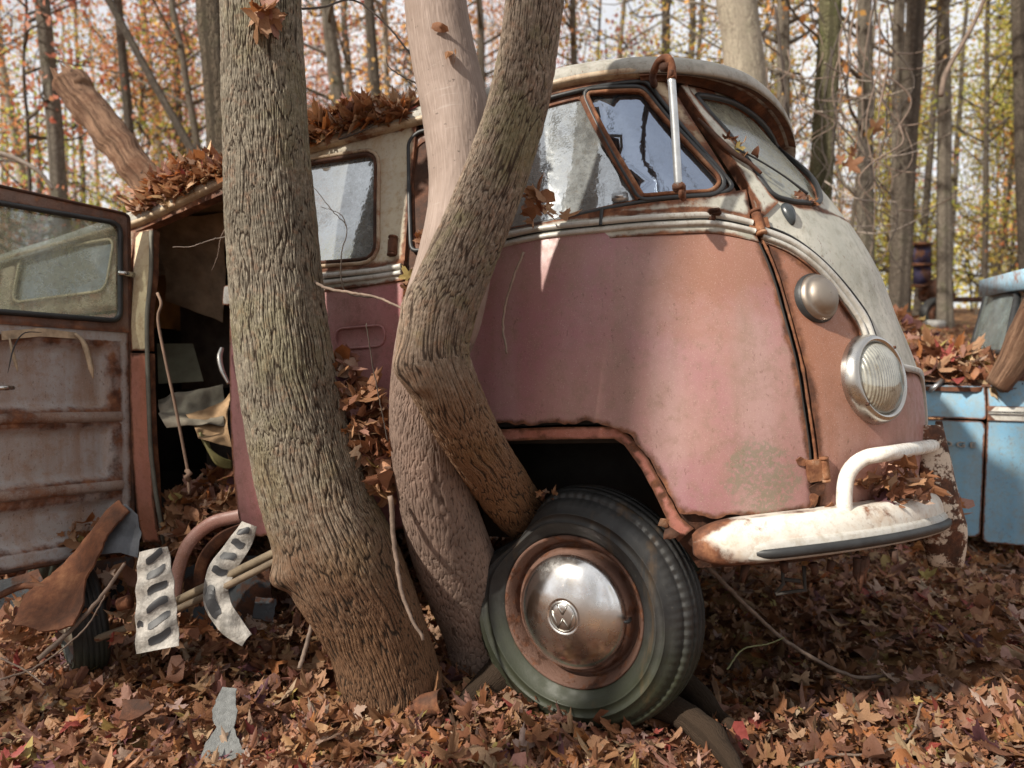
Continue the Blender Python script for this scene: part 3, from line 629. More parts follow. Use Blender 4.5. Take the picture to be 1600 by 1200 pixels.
def barkh(name, ridge, ridge2, fiss, moss, mossamt, low, zlow, us=75., vs=20., zm=None, bst=.9, depth=.006, gain=1.):
    g = G_(name); uv = g.co.outputs['UV']; P = g.co.outputs['Object']
    wv = g.n('TexNoise', None, Vector=g.vec((14, 8, 1), v=uv), Scale=1., Detail=3).outputs['Color']; wv = g.n('VectorMath', {'operation': 'SCALE'}, _0=wv, Scale=2.0).outputs[0]
    v2 = g.n('VectorMath', {'operation': 'ADD'}, _0=g.vec((us * 2., vs * 2.4, 1), v=uv), _1=wv).outputs[0]
    e2 = g.n('TexVoronoi', {'feature': 'DISTANCE_TO_EDGE'}, Vector=v2, Scale=1.).outputs['Distance']
    hh = g.attr('hh'); nz = g.noise(120, 8, .72)
    h = g.math('ADD', g.math('MULTIPLY', hh, .8), g.math('MULTIPLY', g.mr(e2, 0, .22), .45)); h = g.math('ADD', h, g.math('MULTIPLY', nz, .8))
    c = g.mix(g.mr(g.noise(9, 7, .65), .38, .62), ridge, ridge2)
    c = g.mix(g.mr(g.noise(80, 5, .6), .42, .68, 0, .7), c, [min(1, x * 1.75) for x in ridge])
    c = g.mix(g.mr(g.noise(3.2, 5, .6, g.vec(loc=(4, 4, 2))), .5, .7, 0, .5), c, [x * .45 for x in ridge])
    c = g.mix(g.mr(g.noise(45, 5, .6, g.vec(loc=(3, 3, 1))), .5, .7, 0, .45), c, (.24, .13, .08))
    c = g.mix(g.mr(g.noise(5, 8, .7, g.vec(loc=(9, 2, 4))), .47, .62, 0, mossamt), c, moss)
    c = g.mix(g.mr(g.noise(13, 9, .75, g.vec(loc=(1, 8, 4))), .66, .72, 0, .7), c, (.42, .43, .38))   # pale lichen flecks
    zz = g.n('SeparateXYZ', None, _0=P).outputs[2]
    c = g.mix(g.mr(g.math('ADD', zz, g.math('MULTIPLY', g.noise(5, 6, .7), .5)), zlow[0], zlow[1], .9, 0), c, low)
    c = g.mix(g.mr(g.math('ADD', hh, g.math('MULTIPLY', g.math('SUBTRACT', nz, .5), .5)), .22, .62, .96, 0), c, fiss)
    c = g.mix(g.mr(e2, .0, .07, .5, 0), c, fiss)
    return g.fin(g.pbsdf(c, .88, 0, g.bump(h, bst, depth), .2))
mA = barkh('grey_olive_ridged_bark', (.20, .175, .135), (.145, .12, .09), (.03, .02, .013), (.19, .175, .085), .35, (.175, .088, .045), (.65, 1.25), 110, 11, bst=.6)
mB = barkh('brown_knuckled_bark', (.215, .17, .13), (.16, .12, .09), (.04, .026, .018), (.15, .15, .06), .45, (.25, .13, .065), (-.15, .45), 120, 17, bst=.6)
trunk('tree', 'stout rough-barked trunk at left leaning to its base, burr low on its side', 'tree',
      [(385, -420, 62, 2.02), (402, -100, 61, 2.02), (410, 60, 62, 2.0), (418, 250, 65, 1.98), (430, 420, 68, 1.96), (446, 560, 73, 1.94), (468, 680, 77, 1.93), (494, 780, 82, 1.93), (530, 865, 88, 1.95), (568, 940, 80, 1.98), (600, 1015, 72, 2.01), (618, 1085, 76, 2.04), (632, 1190, 105, 2.07)],
      mA, 430, 900, 3, .026, knobs=[(452, 893, 1.87, .036, .042), (444, 905, 1.86, .02, .016), (560, 1060, 1.98, .07, .02)], ridge=(135, 9), rough=.0028)
KN = [(645, 572, 1.62, .040, .034), (660, 598, 1.61, .022, .016), (640, 470, 1.64, .04, .01)]
trunk('tree', 'gnarled rough trunk that bends at a knuckle and presses into the front tyre', 'tree',
      [(868, -420, 46, 1.76), (842, -80, 47, 1.73), (832, 30, 45, 1.72), (812, 150, 46, 1.71), (782, 250, 48, 1.70), (744, 350, 51, 1.69), (706, 440, 54, 1.68), (680, 515, 56, 1.67), (678, 560, 55, 1.67), (694, 605, 52, 1.68), (724, 665, 47, 1.75), (754, 715, 44, 1.86), (780, 753, 43, 1.97), (798, 780, 42, 2.06), (813, 798, 41, 2.13), (828, 814, 38, 2.20), (842, 828, 32, 2.26)],
      mB, 330, 860, 8, .02, knobs=KN, ridge=(150, 13), rough=.0026, base=at(700, 560, 1.68))
# smooth trunk with peeling lower bark behind it
g = G_('smooth_pinkish_bark'); uv = g.co.outputs['UV']; P_ = g.co.outputs['Object']
fib = g.noise(1., 6, .65, g.vec((260, 9, 1), v=uv)); rg = g.noise(1., 5, .6, g.vec((5, 60, 1), v=uv))
c = g.mix(g.mr(g.noise(5, 7, .65), .35, .65), (.29, .225, .19), (.22, .165, .135)); c = g.mix(g.mr(fib, .45, .65, 0, .5), c, (.40, .32, .28)); c = g.mix(g.mr(rg, .62, .7, 0, .4), c, (.42, .36, .32))
c = g.mix(g.mr(g.noise(60, 5, .6), .66, .72, 0, .8), c, (.07, .05, .04))
zz = g.n('SeparateXYZ', None, _0=P_).outputs[2]; lowm = g.mr(g.math('ADD', zz, g.math('MULTIPLY', g.noise(8, 6), .3)), 1.12, 1.32, 1, 0)
hh = g.attr('hh'); plate = g.mix(g.mr(g.noise(12, 8, .7), .35, .65), (.24, .165, .13), (.17, .12, .095)); plate = g.mix(g.mr(hh, .1, .55, .85, 0), plate, (.05, .028, .02))
c = g.mix(lowm, c, plate)
h = g.math('ADD', g.math('MULTIPLY', fib, .25), g.math('MULTIPLY', g.math('MULTIPLY', lowm, 1.), g.math('ADD', hh, g.noise(70, 9, .75))))
mC = g.fin(g.pbsdf(c, .8, 0, g.bump(h, .7, .005), .25))
trunk('tree', 'smooth pinkish trunk rising behind the gnarled one, its lower bark peeling', 'tree',
      [(655, -420, 46, 1.98), (676, -60, 47, 1.93), (688, 60, 50, 1.91), (712, 180, 53, 1.89), (722, 300, 52, 1.86), (712, 400, 58, 1.84), (688, 500, 62, 1.82), (664, 590, 52, 1.84), (664, 680, 54, 1.88), (682, 780, 58, 1.96), (702, 850, 62, 2.04), (728, 920, 62, 2.13), (752, 980, 60, 2.2), (765, 1040, 64, 2.24), (775, 1130, 76, 2.28)],
      mC, 200, 520, 5, .015, ridge=(110, 22), rough=.0009, base=at(768, 1060, 2.25))

# ------------------------------------------------------------------ the van
RB = np.array([[0.9177, 0.396, -0.0304], [-0.0408, 0.0178, -0.999], [-0.3951, 0.9181, 0.0325]]); TB = np.array([0.3706, 0.829, 2.6978])
u_, _, vt_ = np.linalg.svd(RB); RB = u_ @ vt_
C2W = np.stack([np.array([1., 0, 0]), DWN, FWD], 1)
MW = Matrix.Identity(4); A3 = C2W @ RB; o3 = C2W @ TB + CAMP
for i in range(3):
    for j in range(3): MW[i][j] = A3[i, j]
    MW[i][3] = o3[i]
def w2b(p): return (np.asarray(p) - o3) @ A3
def atb(x, y, d): return w2b(at(x, y, d))
van = empty('camper_van', 'abandoned faded pink and white vintage camper van wedged against the trees', 'van', mw=MW)
XS, PE, LC = .05, 2.5, 1.35
def hsm(z, pts):
    pts = np.array(pts, float); xs, ys = pts[:, 0], pts[:, 1]; m = np.gradient(ys, xs); z = np.clip(z, xs[0], xs[-1]); i = np.clip(np.searchsorted(xs, z) - 1, 0, len(xs) - 2)
    h = xs[i + 1] - xs[i]; t = (z - xs[i]) / h
    return (2 * t**3 - 3 * t*t + 1) * ys[i] + (t**3 - 2 * t*t + t) * h * m[i] + (-2 * t**3 + 3 * t*t) * ys[i + 1] + (t**3 - t*t) * h * m[i + 1]
WP = [(.25, .79), (.45, .845), (.6, .862), (.8, .868), (1.0, .866), (1.12, .86), (1.2, .848), (1.55, .775), (1.72, .735)]
NP_ = [(.25, .86), (.45, .985), (.6, 1.015), (.8, 1.01), (1.0, .955), (1.12, .92), (1.22, .875), (1.3, .83), (1.62, .61), (1.72, .55)]
def Sp(u, z):
    u = np.asarray(u, float); z = np.asarray(z, float); w = hsm(z, WP); n = hsm(z, NP_)
    rb = np.clip((-u - 2.75) / .5, 0, 1); w = w * (1 - .12 * rb ** 2)
    th = np.maximum(u, 0) / LC * np.pi / 2; c = np.cos(th); s = np.sin(th); r = (np.abs(c) ** PE + np.abs(s) ** PE) ** (-1 / PE)
    return np.stack([np.where(u <= 0, XS + u, XS + (n - XS) * r * s), np.where(u <= 0, -w, -w * r * c), z + 0 * u], -1)
def S(u, z):
    u, z = np.broadcast_arrays(np.asarray(u, float), np.asarray(z, float))
    e = 2e-3; p = Sp(u, z); du = Sp(u + e, z) - Sp(u - e, z); dz = Sp(u, z + e) - Sp(u, z - e); n = np.cross(du, dz)
    return p, n / (np.linalg.norm(n, axis=-1, keepdims=True) + 1e-12)
def SO(u, z, off=0.):
    p, n = S(u, z); return p + n * np.reshape(off * np.ones(np.shape(p)[:-1]), np.shape(p)[:-1] + (1,))
def projb(P):
    q = np.asarray(P) @ RB.T + TB; return np.stack([CX + F * q[..., 0] / q[..., 2], CY + F * q[..., 1] / q[..., 2]], -1)
_u, _z = np.meshgrid(np.linspace(-3, 1.35, 110), np.linspace(.28, 1.7, 50)); _pp = projb(Sp(_u, _z))
def inv(px, py, off=0.):
    d = np.hypot(_pp[..., 0] - px, _pp[..., 1] - py); k = np.unravel_index(np.argmin(d), d.shape); u = np.array([_u[k], _z[k]])
    fn = lambda a, b: projb(SO(a, b, off))
    for it in range(12):
        f0 = fn(*u); J = np.stack([(fn(u[0] + 1e-4, u[1]) - f0) / 1e-4, (fn(u[0], u[1] + 1e-4) - f0) / 1e-4], 1)
        st = np.linalg.lstsq(J, -(f0 - [px, py]), rcond=None)[0]; u = u + np.clip(st, -.08, .08); u[1] = np.clip(u[1], .27, 1.71); u[0] = np.clip(u[0], -3.2, 1.5)
    return u
def IV(pts): return np.array([inv(*p) for p in pts])
def skin(name, out, mat, holes=(), off=0., th=.012, sp=.022, zfn=None, parent=van): return sheet(name, out, S, mat, parent, holes, th, off, sp, zfn)
def cover(pts, offs, r, seg=10, n=60, parent=van, name='trim', mat=None):
    q = crv(IV(pts) if pts is not None else offs, n); return q
def strip(name, uvp, w, hgt, mat, off=.0, parent=van, n=80, prof=None):
    """a moulding of rounded section laid along a path on the body"""
    q = crv(uvp, n); p, nn = S(q[:, 0], q[:, 1]); T = np.gradient(p, axis=0); T /= np.linalg.norm(T, axis=1)[:, None]; B = np.cross(nn, T)
    pr = prof or [(-.5, 0), (-.48, .5), (-.36, .88), (-.15, 1), (.15, 1), (.36, .88), (.48, .5), (.5, 0)]
    V = np.stack([p + B * (a * w) + nn * (off + b_ * hgt) for a, b_ in pr], 1).reshape(-1, 3); m_ = len(pr)
    Fc = [(i * m_ + j, i * m_ + j + 1, (i + 1) * m_ + j + 1, (i + 1) * m_ + j) for i in range(n - 1) for j in range(m_ - 1)] + [tuple(range(m_)), tuple(range((n - 1) * m_, n * m_))[::-1]]
    V2 = V; me = mkmesh(name, V2, Fc, True, attrs={'edge': np.full(len(V2), .05)}); o = ob(name, me, mat, parent); return o
def ring(name, uvl, r, mat, off=0., parent=van, seg=8, flat=1.):     # closed rubber or frame bead round an opening
    q = dens(uvl, .012); p, nn = S(q[:, 0], q[:, 1]); p = p + nn * off; n = len(p)
    T = np.roll(p, -1, 0) - np.roll(p, 1, 0); T /= np.linalg.norm(T, axis=1)[:, None]; B = np.cross(nn, T); a = np.arange(seg) / seg * 2 * math.pi
    V = (p[:, None] + r * (np.cos(a)[None, :, None] * B[:, None] + flat * np.sin(a)[None, :, None] * nn[:, None])).reshape(-1, 3)
    Fc = [(i * seg + j, i * seg + (j + 1) % seg, ((i + 1) % n) * seg + (j + 1) % seg, ((i + 1) % n) * seg + j) for i in range(n) for j in range(seg)]
    return ob(name, mkmesh(name, V, Fc, True, attrs={'edge': np.full(len(V), .05)}), mat, parent)
def shrink(poly, d):
    q = np.asarray(poly, float); a = np.roll(q, 1, 0); b = np.roll(q, -1, 0); t = b - a; t /= np.linalg.norm(t, axis=1)[:, None] + 1e-12
    ar = np.sum(q[:, 0] * np.roll(q[:, 1], -1) - np.roll(q[:, 0], -1) * q[:, 1]); n = np.stack([-t[:, 1], t[:, 0]], 1) * np.sign(ar); return q + n * d
def tb(name, pts, r, mat, seg=10, parent=van, n=None):
    P = crv(pts, n or max(10, len(pts) * 8)); rr = np.interp(np.linspace(0, 1, len(P)), np.linspace(0, 1, len(np.atleast_1d(r))), np.atleast_1d(r)); return MB().tube(P, rr, seg).obj(name, mat, parent)

# key lines, read off the body: u along the side and round the nose, z up
seam = IV([(1178, 330), (1187, 372), (1218, 450), (1244, 545), (1261, 640), (1273, 735), (1279, 795)])
beltT = np.vstack([[(-1.60, 1.172)], IV([(352, 440), (480, 426), (612, 412)]), IV([(700, 385), (820, 352), (940, 338), (1060, 329), (1120, 329), (1180, 343)])])
beltB = np.vstack([[(-1.60, 1.125)], IV([(352, 468), (480, 458), (612, 441)]), IV([(700, 425), (820, 392), (940, 375), (1060, 366), (1120, 366), (1188, 380)])])
noseT = IV([(1186, 352), (1240, 375), (1300, 425), (1350, 488), (1392, 565)]); noseB = IV([(1190, 378), (1240, 400), (1290, 443), (1335, 505), (1372, 570)])
noseT = np.vstack([noseT, [(1.27, .80), (1.33, .66), (1.35, .58)]]); noseB = np.vstack([noseB, [(1.17, .80), (1.26, .66), (1.315, .58)]])
# body sides
beltm = (beltT + beltB) / 2
def bz(u): o_ = np.argsort(beltm[:, 0]); return np.interp(u, beltm[o_, 0], beltm[o_, 1])
doorL, cgF, cgM, cgR = -.335, -.375, -1.02, -1.50     # cab door rear edge, cargo door front edge, cargo doors' meeting line, rear jamb
us = np.linspace(-.355, seam[1, 0], 22)
bot = IV([(1270, 797), (1190, 806), (1110, 808), (1062, 800), (1045, 775), (1012, 715), (985, 682), (962, 666), (940, 661), (850, 660), (770, 664)])
bot = np.vstack([bot, [(-.20, .71), (-.30, .69), (-.30, .60)]])
bot = bot[:11]; bot = np.vstack([bot, [(-.33, .705)]])
lowr = bot[::-1].copy()
cab = np.vstack([np.column_stack([us[::-1], bz(us[::-1])]), lowr, seam[::-1][:6] - [.010, 0]])
def rag(q, a, seed=1, lo=-9, hi=9):
    q = dens(q, .008); r_ = a * vn(np.column_stack([q * 30, np.zeros(len(q))]), 1., seed) + a * .7 * vn(np.column_stack([q * 90, np.zeros(len(q))]), 1., seed); m_ = (q[:, 1] < lo); q[:, 1] += np.where(m_, r_, 0); return q
bulge = lambda P, d: .012 * np.exp(-((P[:, 0] + .1) ** 2 / .15 + (P[:, 1] - .95) ** 2 / .1)) - .004 * np.exp(-((P[:, 0] - .35) / .1) ** 2) + .003 * vn(np.column_stack([P * 4, 0 * P[:, 0]]))
skin('cab_door_panel', rag(cab, .006, 4, .73), m_pink, zfn=bulge)['label'] = 'faded pink cab door panel with shadow stripes and green lichen by the hinge'
# structure behind the skins so gaps read dark, with the wheel arch opening
wa = IV([(775, 684), (960, 677), (985, 700), (1030, 775), (1062, 833)])
archp = np.vstack([[(-.335, .40), (-.335, .62), (-.25, .665)], wa[0:], [(wa[-1, 0] + .0, .36)]])
lip_o = np.vstack([[(-.335, .69), (-.2, .70)], IV([(770, 672), (860, 668), (962, 667), (985, 684), (1012, 718), (1045, 778), (1060, 806), (1085, 830)])])
lip_i = np.vstack([[(-.335, .665), (-.2, .672)], IV([(775, 690), (870, 687), (958, 686), (975, 697), (1002, 735), (1030, 790), (1048, 832), (1060, 850)])])
skin('wheel_arch_lip', rag(np.vstack([lip_o, lip_i[::-1]]), .004, 3, .55), paint('worn_salmon_arch_paint', (.42, .16, .12), (.36, .13, .09), .35, .010, .3, .5, (.2, .08, .05)), off=-.012, th=.03, sp=.015)
under = np.vstack([lip_o[5:], IV([(1085, 830)]) * [1, 1] - [0, .08], [(.66, .34), (.70, .40)], seam[5:6], bot[0:4]])
skin('rusted_rocker_patch', np.vstack([lip_i[6:], [(wa[-1, 0] + .06, .33), (.80, .33), (.80, .50), (.40, .52)], ]), m_rustdark, off=-.02, th=.01)
# inner dark liner just under the skins of cab and cargo doors
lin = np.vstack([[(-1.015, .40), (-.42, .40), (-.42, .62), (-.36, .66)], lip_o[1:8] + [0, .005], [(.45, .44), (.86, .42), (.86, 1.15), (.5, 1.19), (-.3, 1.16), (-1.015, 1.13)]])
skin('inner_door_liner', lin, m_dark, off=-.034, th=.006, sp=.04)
# belt bands, white
def band(name, T_, B_, mat, off=.004, th=.02, sp=.018): return skin(name, np.vstack([T_, B_[::-1]]), mat, off=off, th=th, sp=sp)
ca = slice(1, 4)
def sub(l, u0, u1, n=14):
    o_ = np.argsort(l[:, 0]); uu = np.linspace(u0, u1, n); return np.column_stack([uu, np.interp(uu, l[o_, 0], l[o_, 1])])
cT = crv(beltT, 200); cB = crv(beltB, 200)
uend = seam[1, 0] - .008
for nm, a, b in (('cargo_door_belt_band', cgM + .005, cgF - .004), ('cab_door_belt_band', doorL + .004, uend)):
    band(nm, sub(cT, a, b, 30), sub(cB, a, b, 30), m_white)
    for f, hgt, w in ((.30, .012, .016), (.62, .010, .014)):
        l = sub(cT, a + .003, b - .003, 30) * (1 - f) + sub(cB, a + .003, b - .003, 30) * f; strip('belt_moulding', l, w, hgt, m_trim, .004)
    l = sub(cT, a + .003, b - .003, 30) * .52 + sub(cB, a + .003, b - .003, 30) * .48 + [0, .004]
    strip('moulding_groove', l, .0035, .0045, m_black, .004)
# nose: white upper V, trim, pink lower
nT, nB = crv(noseT, 60), crv(noseB, 60)
seamr = seam + [.012, 0]
wsb = IV([(1184, 303), (1215, 312), (1250, 322), (1284, 330)])
nose_up = np.vstack([[(seamr[0, 0], wsb[0, 1] + .004)], wsb[1:], [(1.35, wsb[-1, 1] + .015)], [(1.35, .585)], nT[::-1][2:], seamr[1:2] + [0, .012], ])
skin('nose_upper_panel', nose_up, m_white, off=.0, zfn=lambda P, d: .004 * vn(np.column_stack([P * 5, 0 * P[:, 0]])))['label'] = 'mildew-streaked white upper nose panel'
band('nose_belt_band', nT, nB, m_white, .003)
strip('nose_trim', nT * .62 + nB * .38, .017, .012, m_trim, .004); strip('nose_trim', nT * .25 + nB * .75, .012, .009, m_trim, .004); strip('moulding_groove', nT + [0, .001], .005, .005, m_black, .003)
seaml = np.vstack([seamr[1:6] + [0, 0], [(seamr[5, 0] + .008, .50), (seamr[5, 0] + .01, .38)]])
nose_lo = np.vstack([nB + [0, -.003], [(1.34, .36), (1.0, .36)], seaml[::-1][:-1] , [(seamr[1, 0] + .003, noseB[0, 1] - .004)]])
skin('nose_lower_panel', nose_lo, m_nose, zfn=lambda P, d: .006 * vn(np.column_stack([P * 4, 0 * P[:, 0]])))['label'] = 'rust-tinged pink nose panel below the white V'
# far half of the nose and the far side, mirrored
def Sm(u, z):
    p, n = S(u, z); return p * [1, -1, 1], n * [1, -1, 1]
farw = [rnd([(a, 1.22), (b, 1.22), (b, 1.50), (a, 1.50)], .06) for a, b in ((-2.7, -2.2), (-2.1, -1.55), (-1.45, -.95), (-.8, -.1))]
sheet('far_side_panel', [(-3.1, .40), (-.33, .40), (-.30, .66), (.30, .66), (.36, .42), (1.345, .36), (1.345, 1.34), (.62, 1.30), (.52, 1.60), (-2.9, 1.58), (-3.1, 1.40)], Sm, m_white, van, farw, .012, 0, .06)
for w_ in farw: sheet('far_window', shrink(w_, -.006), Sm, m_doorglass, van, (), .004, -.012, .08)
# cab door upper frame with vent wing and main glass
vent = rnd(IV([(916, 146), (1004, 142), (1042, 190), (1128, 282), (1112, 299), (1004, 306)]), [.02, .02, .02, .05, .02, .01])
mg = rnd(IV([(644, 222), (820, 172), (905, 150), (1000, 307), (860, 340), (700, 372), (644, 382)]), [.05, .02, .015, .01, .02, .02, .03])
gutl = lambda u: np.interp(u, [-3.2, -1.48, -1.1, -.78, -.28, .1, .45, .8, 1.35], [1.30, 1.44, 1.535, 1.590, 1.615, 1.635, 1.645, 1.64, 1.62])
ap = IV([(1178, 330), (1160, 318), (1150, 298), (1100, 215), (1060, 152), (1048, 128)])
ut = np.linspace(doorL + .004, ap[-1, 0] - .03, 20)
cabup = np.vstack([np.column_stack([ut, gutl(ut) - .004]), ap[::-1][1:], sub(cT, doorL + .004, uend, 24)[::-1]])
win_out = rnd(IV([(636, 222), (650, 205), (900, 140), (1012, 124), (1062, 190), (1150, 292), (1135, 303), (1000, 318), (860, 348), (640, 396)]), [.02, .03, .02, .03, .02, .03, .02, .02, .02, .03])
mcf = paint('rusted_cream_window_frame', (.52, .42, .28), (.40, .30, .19), .55, .03, .6, .5, (.22, .12, .06))
m_pillar = paint('brown_window_frame', (.14, .075, .05), (.18, .09, .06), .6, .02, .4, .5, (.08, .04, .03))
skin('cab_door_frame', cabup, mcf, [win_out], off=.0, th=.02, sp=.018)
bar1, bar2 = IV([(912, 150)])[0], IV([(1002, 310)])[0]
skin('window_reveal', win_out, m_pillar, [mg, vent], off=-.010, th=.012, sp=.014)
skin('door_glass', shrink(mg, -.006), m_glass, off=-.016, th=.004, sp=.05)['label'] = 'dusty main side glass of the cab door'
skin('vent_glass', shrink(vent, -.004), m_vent, off=-.012, th=.004, sp=.05)['label'] = 'triangular vent glass, clearer and bluish'
ring('window_rubber', shrink(win_out, .004), .0065, m_black, -.002); ring('vent_frame', vent, .0055, m_rustor, .001); ring('vent_rubber', shrink(vent, -.012), .007, m_black, .0)
strip('vent_pillar', np.array([bar1, (bar1 + bar2) / 2, bar2]), .026, .012, m_rust, -.006)
p, nn = S(*inv(968, 307)); mb = MB(); mb.add(*boxg((0, 0, 0), (.042, .008, .026), None, .0035)); me = mb.mesh('glass_pull'); o = ob('glass_pull', me, m_galv, van); qv = S(*inv(968, 306)); o.location = Vector(qv[0] + qv[1] * -.006)
o.rotation_euler = Matrix(np.stack([np.cross(-qv[1], [0, 0, 1.]), -qv[1], [0, 0, 1.]], 1)).to_euler(); ob('glass_pull_grip', MB().add(*boxg((0, -.006, 0), (.026, .006, .011), None, .003)).mesh('glass_pull_grip'), m_galv, o)
# white shelf between window and belt is part of the door's upper skin
uw = np.linspace(-.02, uend, 20); shelf_t = IV([(830, 352), (900, 336), (1000, 320), (1100, 309), (1165, 297), (1180, 330)]); 
skin('cab_door_waist', np.vstack([sub(cT, shelf_t[0, 0], uend, 20), [(seam[0, 0] - .012, shelf_t[-1, 1])], shelf_t[::-1][1:]]), m_white, off=.003, th=.012, sp=.016)
# A pillar in white, windscreen
apo = IV([(1186, 345), (1182, 318), (1172, 300), (1118, 215), (1072, 152), (1062, 136)]); api = IV([(1214, 318), (1200, 304), (1182, 280), (1134, 210), (1082, 150), (1072, 134)])
skin('windscreen_pillar', np.vstack([apo, api[::-1]]), m_white, off=.006, th=.03, sp=.012)
wsc = rnd(np.vstack([api[1:5] + [.012, 0], [(.80, 1.605), (1.0, 1.60), (1.28, 1.585), (1.30, 1.36), (1.18, 1.345), (.95, 1.325)]]), [0, 0, 0, .02, .01, .01, .05, .05, .01, .01])
wsc = rnd(np.vstack([api[1:5] + [.010, .004], [(api[4, 0] + .2, 1.60), (1.275, 1.585)], IV([(1282, 322)]) + [.0, .004], IV([(1240, 316), (1216, 310)])]), [.03, 0, 0, .02, .0, .05, .05, .01, .02])
skin('windscreen_surround', np.vstack([api[0:6], [(.9, 1.64), (1.345, 1.62), (1.345, wsb[-1, 1])], wsb[::-1][1:-1]]), m_white, [wsc], off=0., th=.02, sp=.02)
skin('windscreen_glass', shrink(wsc, -.006), m_wscreen, off=-.012, th=.005, sp=.04)['label'] = 'grimy near windscreen pane'
ring('windscreen_rubber', wsc, .008, m_black, .001)
sheet('far_windscreen_glass', [(u, z) for u, z in shrink(wsc, -.004)], Sm, m_wscreen, van, (), .005, -.01, .05)
# B pillar, cargo door, rear jamb
cgw = rnd(IV([(440, 256), (588, 236), (586, 403), (452, 420)]), .045)
cgw = rnd([(-.885, 1.215), (-.885, 1.545), tuple(IV([(588, 238)])[0]), tuple(IV([(587, 404)])[0])], .05)
uc = np.linspace(cgM + .005, cgF - .004, 14)
skin('cargo_door_frame', np.vstack([np.column_stack([uc, gutl(uc) - .006]), sub(cT, cgM + .005, cgF - .004, 14)[::-1]]), paint('cream_cargo_frame_paint', (.56, .51, .38), (.46, .42, .32), .32, .02, .6, .5, (.33, .2, .09)), [cgw], th=.02, sp=.018)
ring('cargo_window_bead', shrink(cgw, -.012), .006, mcf, .002); ring('cargo_window_rubber', cgw, .006, m_rustdark, .001)
skin('cargo_window_glass', shrink(cgw, -.004), glass('hazy_cargo_glass', .40, (.38, .40, .40), .12, .045), off=-.014, th=.004, sp=.05)
rec = inv(562, 527)
cgz = lambda P, d: -.010 * np.clip(1 - ((P[:, 0] - rec[0]) / .085) ** 2 - ((P[:, 1] - rec[1]) / .035) ** 2, 0, 1) ** .5 + .002 * vn(np.column_stack([P * 4, 0 * P[:, 0]]))
cargo = np.vstack([sub(cB, cgM + .005, cgF - .004, 14), [(cgF - .004, .42), (-.80, .385), (cgM + .005, .375)]])
skin('cargo_door_panel', rag(cargo, .005, 7, .42), m_pinkdoor, zfn=cgz, sp=.012)['label'] = 'faded pink cargo door panel with oval handle recess'
rz_ = rnd([(rec[0] - .085, rec[1] - .03), (rec[0] + .085, rec[1] - .03), (rec[0] + .085, rec[1] + .03), (rec[0] - .085, rec[1] + .03)], .05); ring('handle_recess_bead', rz_, .0035, m_pinkdoor, .0)
hp = [S(*inv(358, 545))[0] + S(-1, .9)[1] * .03, S(*inv(360, 560))[0] + S(-1, .9)[1] * .045, S(*inv(366, 580))[0] + S(-1, .9)[1] * .05, S(*inv(374, 600))[0] + S(-1, .9)[1] * .045]
tb('door_handle', hp, [.007, .009, .008, .005], m_chrome)
skin('belt_end_clip', rnd([(cgM - .006, 1.10), (cgM + .03, 1.10), (cgM + .03, 1.16), (cgM - .006, 1.16)], .008), m_trim, off=.022, th=.02, sp=.01)
bp = np.column_stack([[doorL + .002, cgF - .002, cgF - .002, doorL + .002], [0, 0, 0, 0]])
skin('centre_pillar', [(cgF - .03, .42), (doorL + .03, .42), (doorL + .03, 1.60), (cgF - .03, 1.595)], m_rustdark, off=-.014, th=.02)
# hinges
def hinge(x0, y0, x1, y1, r, mat, leaf=None):
    a, b = inv(x0, y0), inv(x1, y1); pa, na = S(*a); pb, nb = S(*b); mb = MB()
    mb.tube(crv([pa + na * r * .9, (pa + pb) / 2 + na * r * .9, pb + nb * r * .9], 8), r, 12); mb.tube([pa + na * r * .9 + (pa - pb) * .12, pa + na * r * .9], r * 1.25, 12); mb.tube([pb + nb * r * .9, pb + nb * r * .9 - (pa - pb) * .12], r * 1.25, 12)
    o = mb.obj('hinge', mat, van)
    if leaf: skin('hinge_leaf', IV(leaf), mat, off=.010, th=.01, sp=.01, parent=o)
    return o
hinge(1177, 336, 1186, 366, .0115, m_rustor, [(1166, 345), (1196, 342), (1200, 358), (1170, 362)])
hinge(617, 374, 615, 398, .011, m_rust, [(609, 376), (622, 374), (621, 398), (608, 400)])
hinge(1284, 717, 1287, 748, .009, m_rustor, [(1256, 720), (1290, 715), (1294, 748), (1262, 753)])
# rusted weld seam between door and nose
ss = crv(seam[1:6], 80); p, nn = S(ss[:, 0] + .004, ss[:, 1]); r_ = .0028 + .0022 * np.abs(vn(p, 40.)); P = p + nn * .001
MB().add(*tube(P, r_, 8)).obj('seam_strip', m_rustor, van)
sk = crv(seam[1:6] - [.008, 0], 60); MB().add(*tube(SO(sk[:, 0], sk[:, 1], -.004), .006, 6)).obj('seam_gap', m_dark, van)
# broken metal flakes round the lower hinge and the arch's foot
for i, (x, y, s_) in enumerate([(1252, 722, .014), (1275, 765, .02), (1268, 780, .016), (1262, 797, .014), (1288, 790, .014), (1046, 828, .02), (1038, 812, .014)]):
    u0 = inv(x, y); k = [(u0[0] + s_ * math.cos(t) * RNG.uniform(.5, 1.2), u0[1] + s_ * math.sin(t) * RNG.uniform(.5, 1.3)) for t in np.linspace(0, 2 * math.pi, 10)[:-1]]
    skin('rust_flake', k, m_rustdark if i % 2 else m_rustor, off=.006 + .003 * i % 3, th=.003, sp=.006, zfn=lambda P, d: .006 * vn(np.column_stack([P * 60, 0 * P[:, 0]])))
